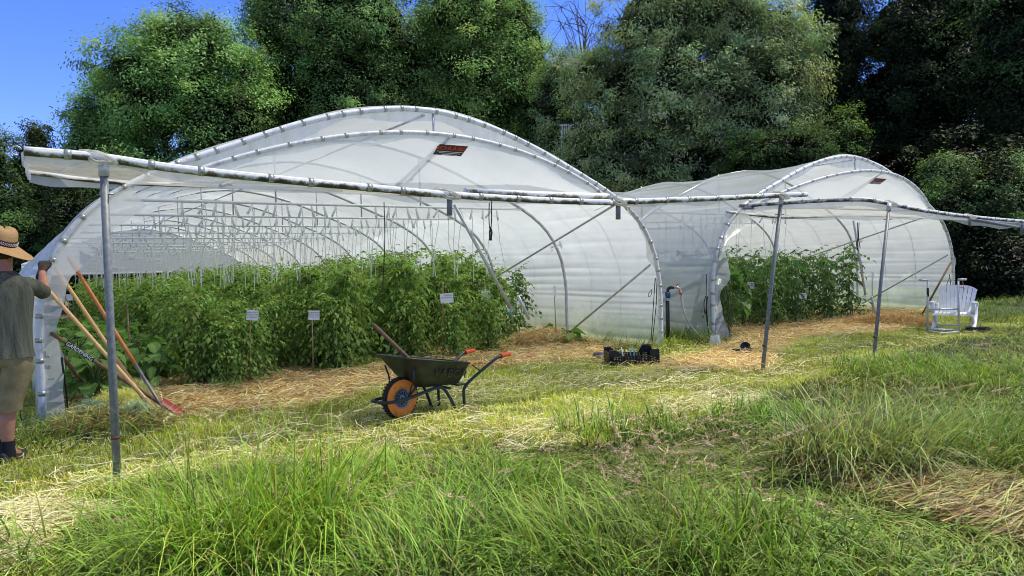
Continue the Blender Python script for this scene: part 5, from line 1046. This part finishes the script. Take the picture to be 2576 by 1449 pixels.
# ------------------------------------------------------------------ the man
def person():
    Yb = 5.8; z0 = -.02; X0 = -4.07
    e = None
    SK = [  # joint: pos, radius
        ((X0, Yb, .93), .13),           # 0 pelvis
        ((X0+.01, Yb, 1.12), .125),     # 1 waist
        ((X0+.015, Yb+.02, 1.34), .145),# 2 chest
        ((X0+.01, Yb+.03, 1.48), .09),  # 3 neck base
        ((X0-.01, Yb+.05, 1.57), .06),  # 4 neck
        ((X0-.03, Yb+.07, 1.66), .085), # 5 head low
        ((X0-.035, Yb+.07, 1.77), .092),# 6 head top
        ((X0+.10, Yb, .85), .095),      # 7 r hip
        ((X0+.02, Yb-.01, .50), .062),  # 8 r knee
        ((X0+.01, Yb-.03, .34), .062), # 9 r calf
        ((X0+.0, Yb-.02, .10), .038),  # 10 r ankle
        ((X0-.10, Yb+.02, .85), .095), ((X0-.13, Yb+.03, .50), .062), ((X0-.14, Yb+.02, .34), .062), ((X0-.14, Yb+.03, .10), .038),
        ((X0+.19, Yb+.03, 1.43), .062), # 15 r shoulder
        ((X0+.14, Yb+.32, 1.36), .045), # 16 r elbow
        ((X0-.03, Yb+.56, 1.54), .03),  # 17 r wrist
        ((X0-.17, Yb+.02, 1.43), .062), # 18 l shoulder
        ((X0-.27, Yb-.03, 1.15), .047), # 19 l elbow
        ((X0-.13, Yb-.14, 1.0), .03),   # 20 l wrist
        ((X0+.0, Yb+.12, .04), .035), ((X0-.14, Yb+.16, .04), .035)]
    ED = [(0, 1), (1, 2), (2, 3), (3, 4), (4, 5), (5, 6), (0, 7), (7, 8), (8, 9), (9, 10), (0, 11), (11, 12), (12, 13), (13, 14), (2, 15), (15, 16), (16, 17), (2, 18), (18, 19), (19, 20), (10, 21), (14, 22)]
    me = bpy.data.meshes.new('person'); me.from_pydata([(p[0], p[1], p[2]+z0) for p, r in SK], ED, []); o = link('person', me, M['skin'])
    tag(o, 'man seen from behind in straw hat, olive shirt and khaki shorts gripping the film edge', 'person')
    md = o.modifiers.new('skin', 'SKIN'); md.use_smooth_shade = True
    for i, (p, r) in enumerate(SK): me.skin_vertices[0].data[i].radius = (r, r*(.8 if i in (0, 1, 2) else 1))
    me.skin_vertices[0].data[0].use_root = True
    s_ = o.modifiers.new('sub', 'SUBSURF'); s_.levels = 2; s_.render_levels = 2
    Zp = lambda p: np.array([p[0], p[1], p[2]+z0])
    def ring(c, rx, ry, n=24, tilt=(0, 0), folds=0., ph=0., ax=None):
        out = []
        for j in range(n):
            a = 2*math.pi*j/n; k = 1+folds*math.sin(a*9+ph)+folds*.6*math.sin(a*5-ph*2); x = rx*math.cos(a)*k; y = ry*math.sin(a)*k
            out.append(Zp((c[0]+x, c[1]+y, c[2]+tilt[0]*x+tilt[1]*y)))
        return out
    # shirt: torso loft and two sleeves
    m_ = MB(); T_ = [((X0+.03, Yb-.02, .86), .20, .155, .05), ((X0+.025, Yb-.01, .95), .19, .145, .045), ((X0+.02, Yb, 1.08), .188, .14, .035), ((X0+.02, Yb+.01, 1.22), .20, .145, .03), ((X0+.015, Yb+.02, 1.34), .215, .145, .02), ((X0+.012, Yb+.03, 1.43), .215, .125, .008), ((X0+.01, Yb+.035, 1.485), .15, .10, .006), ((X0+.005, Yb+.04, 1.53), .085, .08, 0), ((X0, Yb+.045, 1.545), .07, .07, 0)]
    m_.loft([ring(c, a, b, 40, (0, 0), f, i*.7) for i, (c, a, b, f) in enumerate(T_)], cap=False)
    def sleeve(P_, R_):
        m_.tube([Zp(p) for p in P_], R_, 16, cap=False)
    sleeve([(X0+.10, Yb+.03, 1.43), (X0+.17, Yb+.04, 1.425), (X0+.185, Yb+.12, 1.41), (X0+.175, Yb+.20, 1.385), (X0+.155, Yb+.27, 1.365)], [.07, .078, .068, .06, .062]); sleeve([(X0-.10, Yb+.02, 1.43), (X0-.17, Yb+.02, 1.42), (X0-.215, Yb+.01, 1.33), (X0-.245, Yb, 1.22)], [.075, .085, .078, .08])
    sh = m_.build('shirt', M['shirt'], o); md = sh.modifiers.new('sub', 'SUBSURF'); md.levels = 1; md.render_levels = 2
    # shorts
    m_ = MB(); m_.loft([ring((X0+.02, Yb-.01, 1.0), .17, .13, 28), ring((X0+.02, Yb-.01, .93), .18, .145, 28, folds=.01), ring((X0+.02, Yb-.01, .85), .19, .15, 28, folds=.01), ring((X0+.02, Yb-.01, .79), .185, .14, 28)], cap=True)
    for s, cx in ((1, X0+.105), (-1, X0-.085)):
        kx = cx-(.045 if s > 0 else 0)
        m_.loft([ring((cx, Yb-.005, .86), .10, .13, 24), ring((cx, Yb-.01, .75), .108, .125, 24, folds=.02), ring((kx, Yb-.01, .62), .10, .115, 24, folds=.03, ph=1), ring((kx-.035*(s > 0), Yb-.015, .50), .095, .105, 24, folds=.03, ph=2), ring((kx-.05*(s > 0), Yb-.015, .43), .098, .108, 24, folds=.02, ph=2.5)], cap=False)
    sho = m_.build('shorts', M['khaki'], o)
    
    for cx, cy in ((X0+.0, Yb-.02), (X0-.14, Yb+.03)):
        m_ = MB(); m_.loft([ring((cx, cy, z), r, r*1.1, 14, folds=.02) for z, r in ((.07, .055), (.12, .05), (.19, .052))], cap=False); m_.build('sock', M['sock'], o)
        m_ = MB(); sr = []
        for t in np.linspace(0, 1, 9):
            y = cy-.085+.29*t; w = .047*(math.sin(math.pi*min(1, .18+t*.78))**.5); h = .11-.05*t if t > .25 else .09+.02*t
            sr.append([Zp((cx+w*math.cos(a), y, .012+max(0, math.sin(a))*h+(.0 if math.sin(a) > 0 else -.0))) for a in np.linspace(0, 2*math.pi, 14, endpoint=False)])
        m_.loft(sr); shoe = m_.build('shoe', M['shoe'], o); m_ = MB(); m_.loft([[Zp((cx+.052*math.cos(a), cy+.055+.15*math.sin(a), z)) for a in np.linspace(0, 6.28, 18, endpoint=False)] for z in (0, .025)]); m_.build('sole', M['sole'], shoe)
    # gloves with fingers
    def glove(wr, d, nrm, side, curl, mat, sg):
        wr = np.array(wr); d = np.array(d, float); d /= np.linalg.norm(d); nrm = np.array(nrm, float); nrm -= d*(nrm@d); nrm /= np.linalg.norm(nrm); s = np.cross(d, nrm)*sg
        vs = [wr-d*.06, wr, wr+d*.045, wr+d*.085]; rs = [(.036, .036), (.03, .03), (.044, .024), (.04, .02)]; ed = [(0, 1), (1, 2), (2, 3)]
        for i, (off, ln) in enumerate(((-.033, .07), (-.011, .08), (.011, .076), (.031, .062))):
            p = wr+d*.09+s*off; b = len(vs); vs.append(p); rs.append((.012, .012)); ed.append((3, b)); dr = d.copy(); prev = b
            for k, f in enumerate((.42, .32, .26)):
                an = curl*(k+1)*.55; dr = d*math.cos(an)-nrm*math.sin(an); p = p+dr*ln*f*1.15; vs.append(p); rs.append((.0105-.001*k,)*2); ed.append((prev, len(vs)-1)); prev = len(vs)-1
        p = wr+d*.03-s*.038; b = len(vs); vs.append(p); rs.append((.015, .015)); ed.append((2, b)); p = p+(d*.7-s*.6-nrm*.2)*.035; vs.append(p); rs.append((.012, .012)); ed.append((b, b+1)); p = p+(d*.85-s*.1-nrm*.4)*.032; vs.append(p); rs.append((.0105, .0105)); ed.append((b+1, b+2))
        me = bpy.data.meshes.new('glove'); me.from_pydata([tuple(float(q) for q in v) for v in vs], [], []); me = bpy.data.meshes.new('glove'); me.from_pydata([tuple(float(q) for q in v) for v in vs], ed, []); g = link('glove', me, mat, o); md = g.modifiers.new('skin', 'SKIN'); md.use_smooth_shade = True
        for i, r in enumerate(rs): me.skin_vertices[0].data[i].radius = r
        me.skin_vertices[0].data[0].use_root = True; s2 = g.modifiers.new('sub', 'SUBSURF'); s2.levels = 2; s2.render_levels = 2
        m2 = MB(); m2.tube([wr-d*.075, wr-d*.04, wr-d*.01], [.041, .038, .036], 14); m2.build('cuff', M['glove'], g)
    glove(Zp((X0-.03, Yb+.56, 1.54)), (-.12, .35, .5), (-.3, .9, -.35), 0, -1.0, M['glove'], 1)
    glove(Zp((X0-.13, Yb-.14, 1.0)), (.8, -.1, -.35), (0, -1, 0), 0, .5, M['glove'], -1)
    # ears, hair, face on the far side
    H = Zp((X0-.035, Yb+.07, 1.70))
    m_ = MB()
    for s in (-1, 1): m_.loft([[H+np.array([s*(.088+.012*k), -.0+.022*math.cos(a), -.01+.036*math.sin(a)]) for a in np.linspace(0, 6.28, 10, endpoint=False)] for k in (0, 1)])
    m_.build('ears', M['skin'], o)
    m_ = MB(); m_.loft([[H+np.array([r*math.cos(a), -.012+r*1.08*math.sin(a), z]) for a in np.linspace(math.pi*.98, math.pi*2.02, 14)] for r, z in ((.078, -.06), (.094, -.01), (.1, .05))], closed=False, cap=False); m_.build('hair', M['hair'], o)
    m_ = MB(); m_.loft([[H+np.array([w*math.cos(a), .085+w*math.sin(a)*.8+yo, z]) for a in np.linspace(0, 6.28, 8, endpoint=False)] for w, z, yo in ((.005, .03, .0), (.012, 0, .012), (.018, -.022, .018), (.004, -.03, .01))]); m_.build('nose', M['skin'], o)
    m_ = MB()
    for s in (-1, 1): m_.loft([[H+np.array([s*.034+.012*math.sin(th)*math.cos(a), .082+.012*math.sin(th)*math.sin(a), .022+.012*math.cos(th)]) for a in np.linspace(0, 6.28, 8, endpoint=False)] for th in (.1, .8, 1.6, 2.3, 3.0)])
    m_.build('eyes', M['white'], o); m_ = MB(); m_.box(H+np.array([0, .094, -.052]), (.045, .01, .012)); m_.build('mouth', M['red'], o)
    # straw hat
    hc = Zp((X0-.03, Yb+.06, 1.755)); he = empty('straw_hat', hc, 0); he.rotation_euler = (R(3), R(11), R(25)); he.parent = o
    tag(he, 'wide woven straw hat with dark zigzag band')
    m_ = MB(); n = 48
    def hr(r, z, sag=0): return [(r*math.cos(a), r*1.08*math.sin(a), z-sag*(math.cos(a)**2)+.012*math.sin(a*2)) for a in np.linspace(0, 2*math.pi, n, endpoint=False)]
    m_.loft([hr(.104, 0), hr(.108, .04), hr(.107, .085), hr(.100, .115), hr(.082, .138), hr(.05, .147), hr(.01, .142)], cap=False); m_.build('hat_crown', M['hat'], he)
    m_ = MB(); m_.loft([hr(.103, .008), hr(.13, -.004, .004), hr(.165, -.018, .012), hr(.2, -.03, .025), hr(.232, -.036, .04), hr(.236, -.040, .042), hr(.2, -.036, .027), hr(.165, -.024, .014), hr(.103, .0)], cap=False); m_.build('hat_brim', M['hat'], he)
    m_ = MB(); m_.loft([hr(.1075, .004), hr(.1115, .012), hr(.1125, .045), hr(.109, .05)], cap=False); bd = m_.build('hat_band', M['band'], he)
    for zz in (.021, .033):
        m_ = MB(); P_ = []; 
        for i in range(97): a = 2*math.pi*i/96; r = .114; P_.append((r*math.cos(a), r*1.08*math.sin(a), zz+(.005 if i % 2 else -.005)+.012*math.sin(a*2)))
        m_.tube(P_, .0013, 4, False); m_.build('zigzag', M['white'], bd)
def hatmat():
    m, nt, N, L, B, O = newmat('woven_straw'); tc = N.new('ShaderNodeTexCoord'); w1 = N.new('ShaderNodeTexWave'); w1.bands_direction = 'Z'; w1.inputs['Scale'].default_value = 55; w1.inputs['Distortion'].default_value = 3.; L.new(tc.outputs['Object'], w1.inputs[0])
    n = noise(nt, 90, 3); mx = N.new('ShaderNodeMixRGB'); mx.inputs[0].default_value = .5; L.new(w1.outputs[0], mx.inputs[1]); L.new(n.outputs[0], mx.inputs[2]); r = ramp(nt, mx.outputs[0], [(.3, (.36, .18, .06, 1)), (.7, (.66, .42, .18, 1))]); L.new(r.outputs[0], B.inputs['Base Color']); B.inputs['Roughness'].default_value = .6; bump(nt, mx.outputs[0], B.inputs['Normal'], .5, .003); return m
M['hat'] = hatmat(); M['band'] = simple('dark_band', (.06, .02, .03, 1), (.04, .012, .02, 1), .8, 0, 30, 0); M['hair'] = simple('short_hair', (.05, .03, .02, 1), (.02, .015, .01, 1), .9, 0, 60, .3)
M['shirt'] = simple('olive_shirt', (.15, .15, .105, 1), (.08, .08, .06, 1), .9, 0, 3, .9, .03, .1, sc3=(7, 7, 1.1)); M['khaki'] = simple('khaki_cloth', (.30, .25, .13, 1), (.2, .165, .085, 1), .9, 0, 9, .4, .01, .1)
M['sock'] = simple('black_sock', (.015, .015, .018, 1), None, .95, 0, 60, .2); M['shoe'] = simple('dark_shoe', (.05, .045, .042, 1), (.025, .022, .02, 1), .8, 0, 20, .2); M['sole'] = simple('grey_sole', (.12, .115, .11, 1), None, .8); M['glove'] = simple('brown_glove', (.085, .055, .042, 1), (.05, .032, .026, 1), .85, 0, 18, .4)
person()
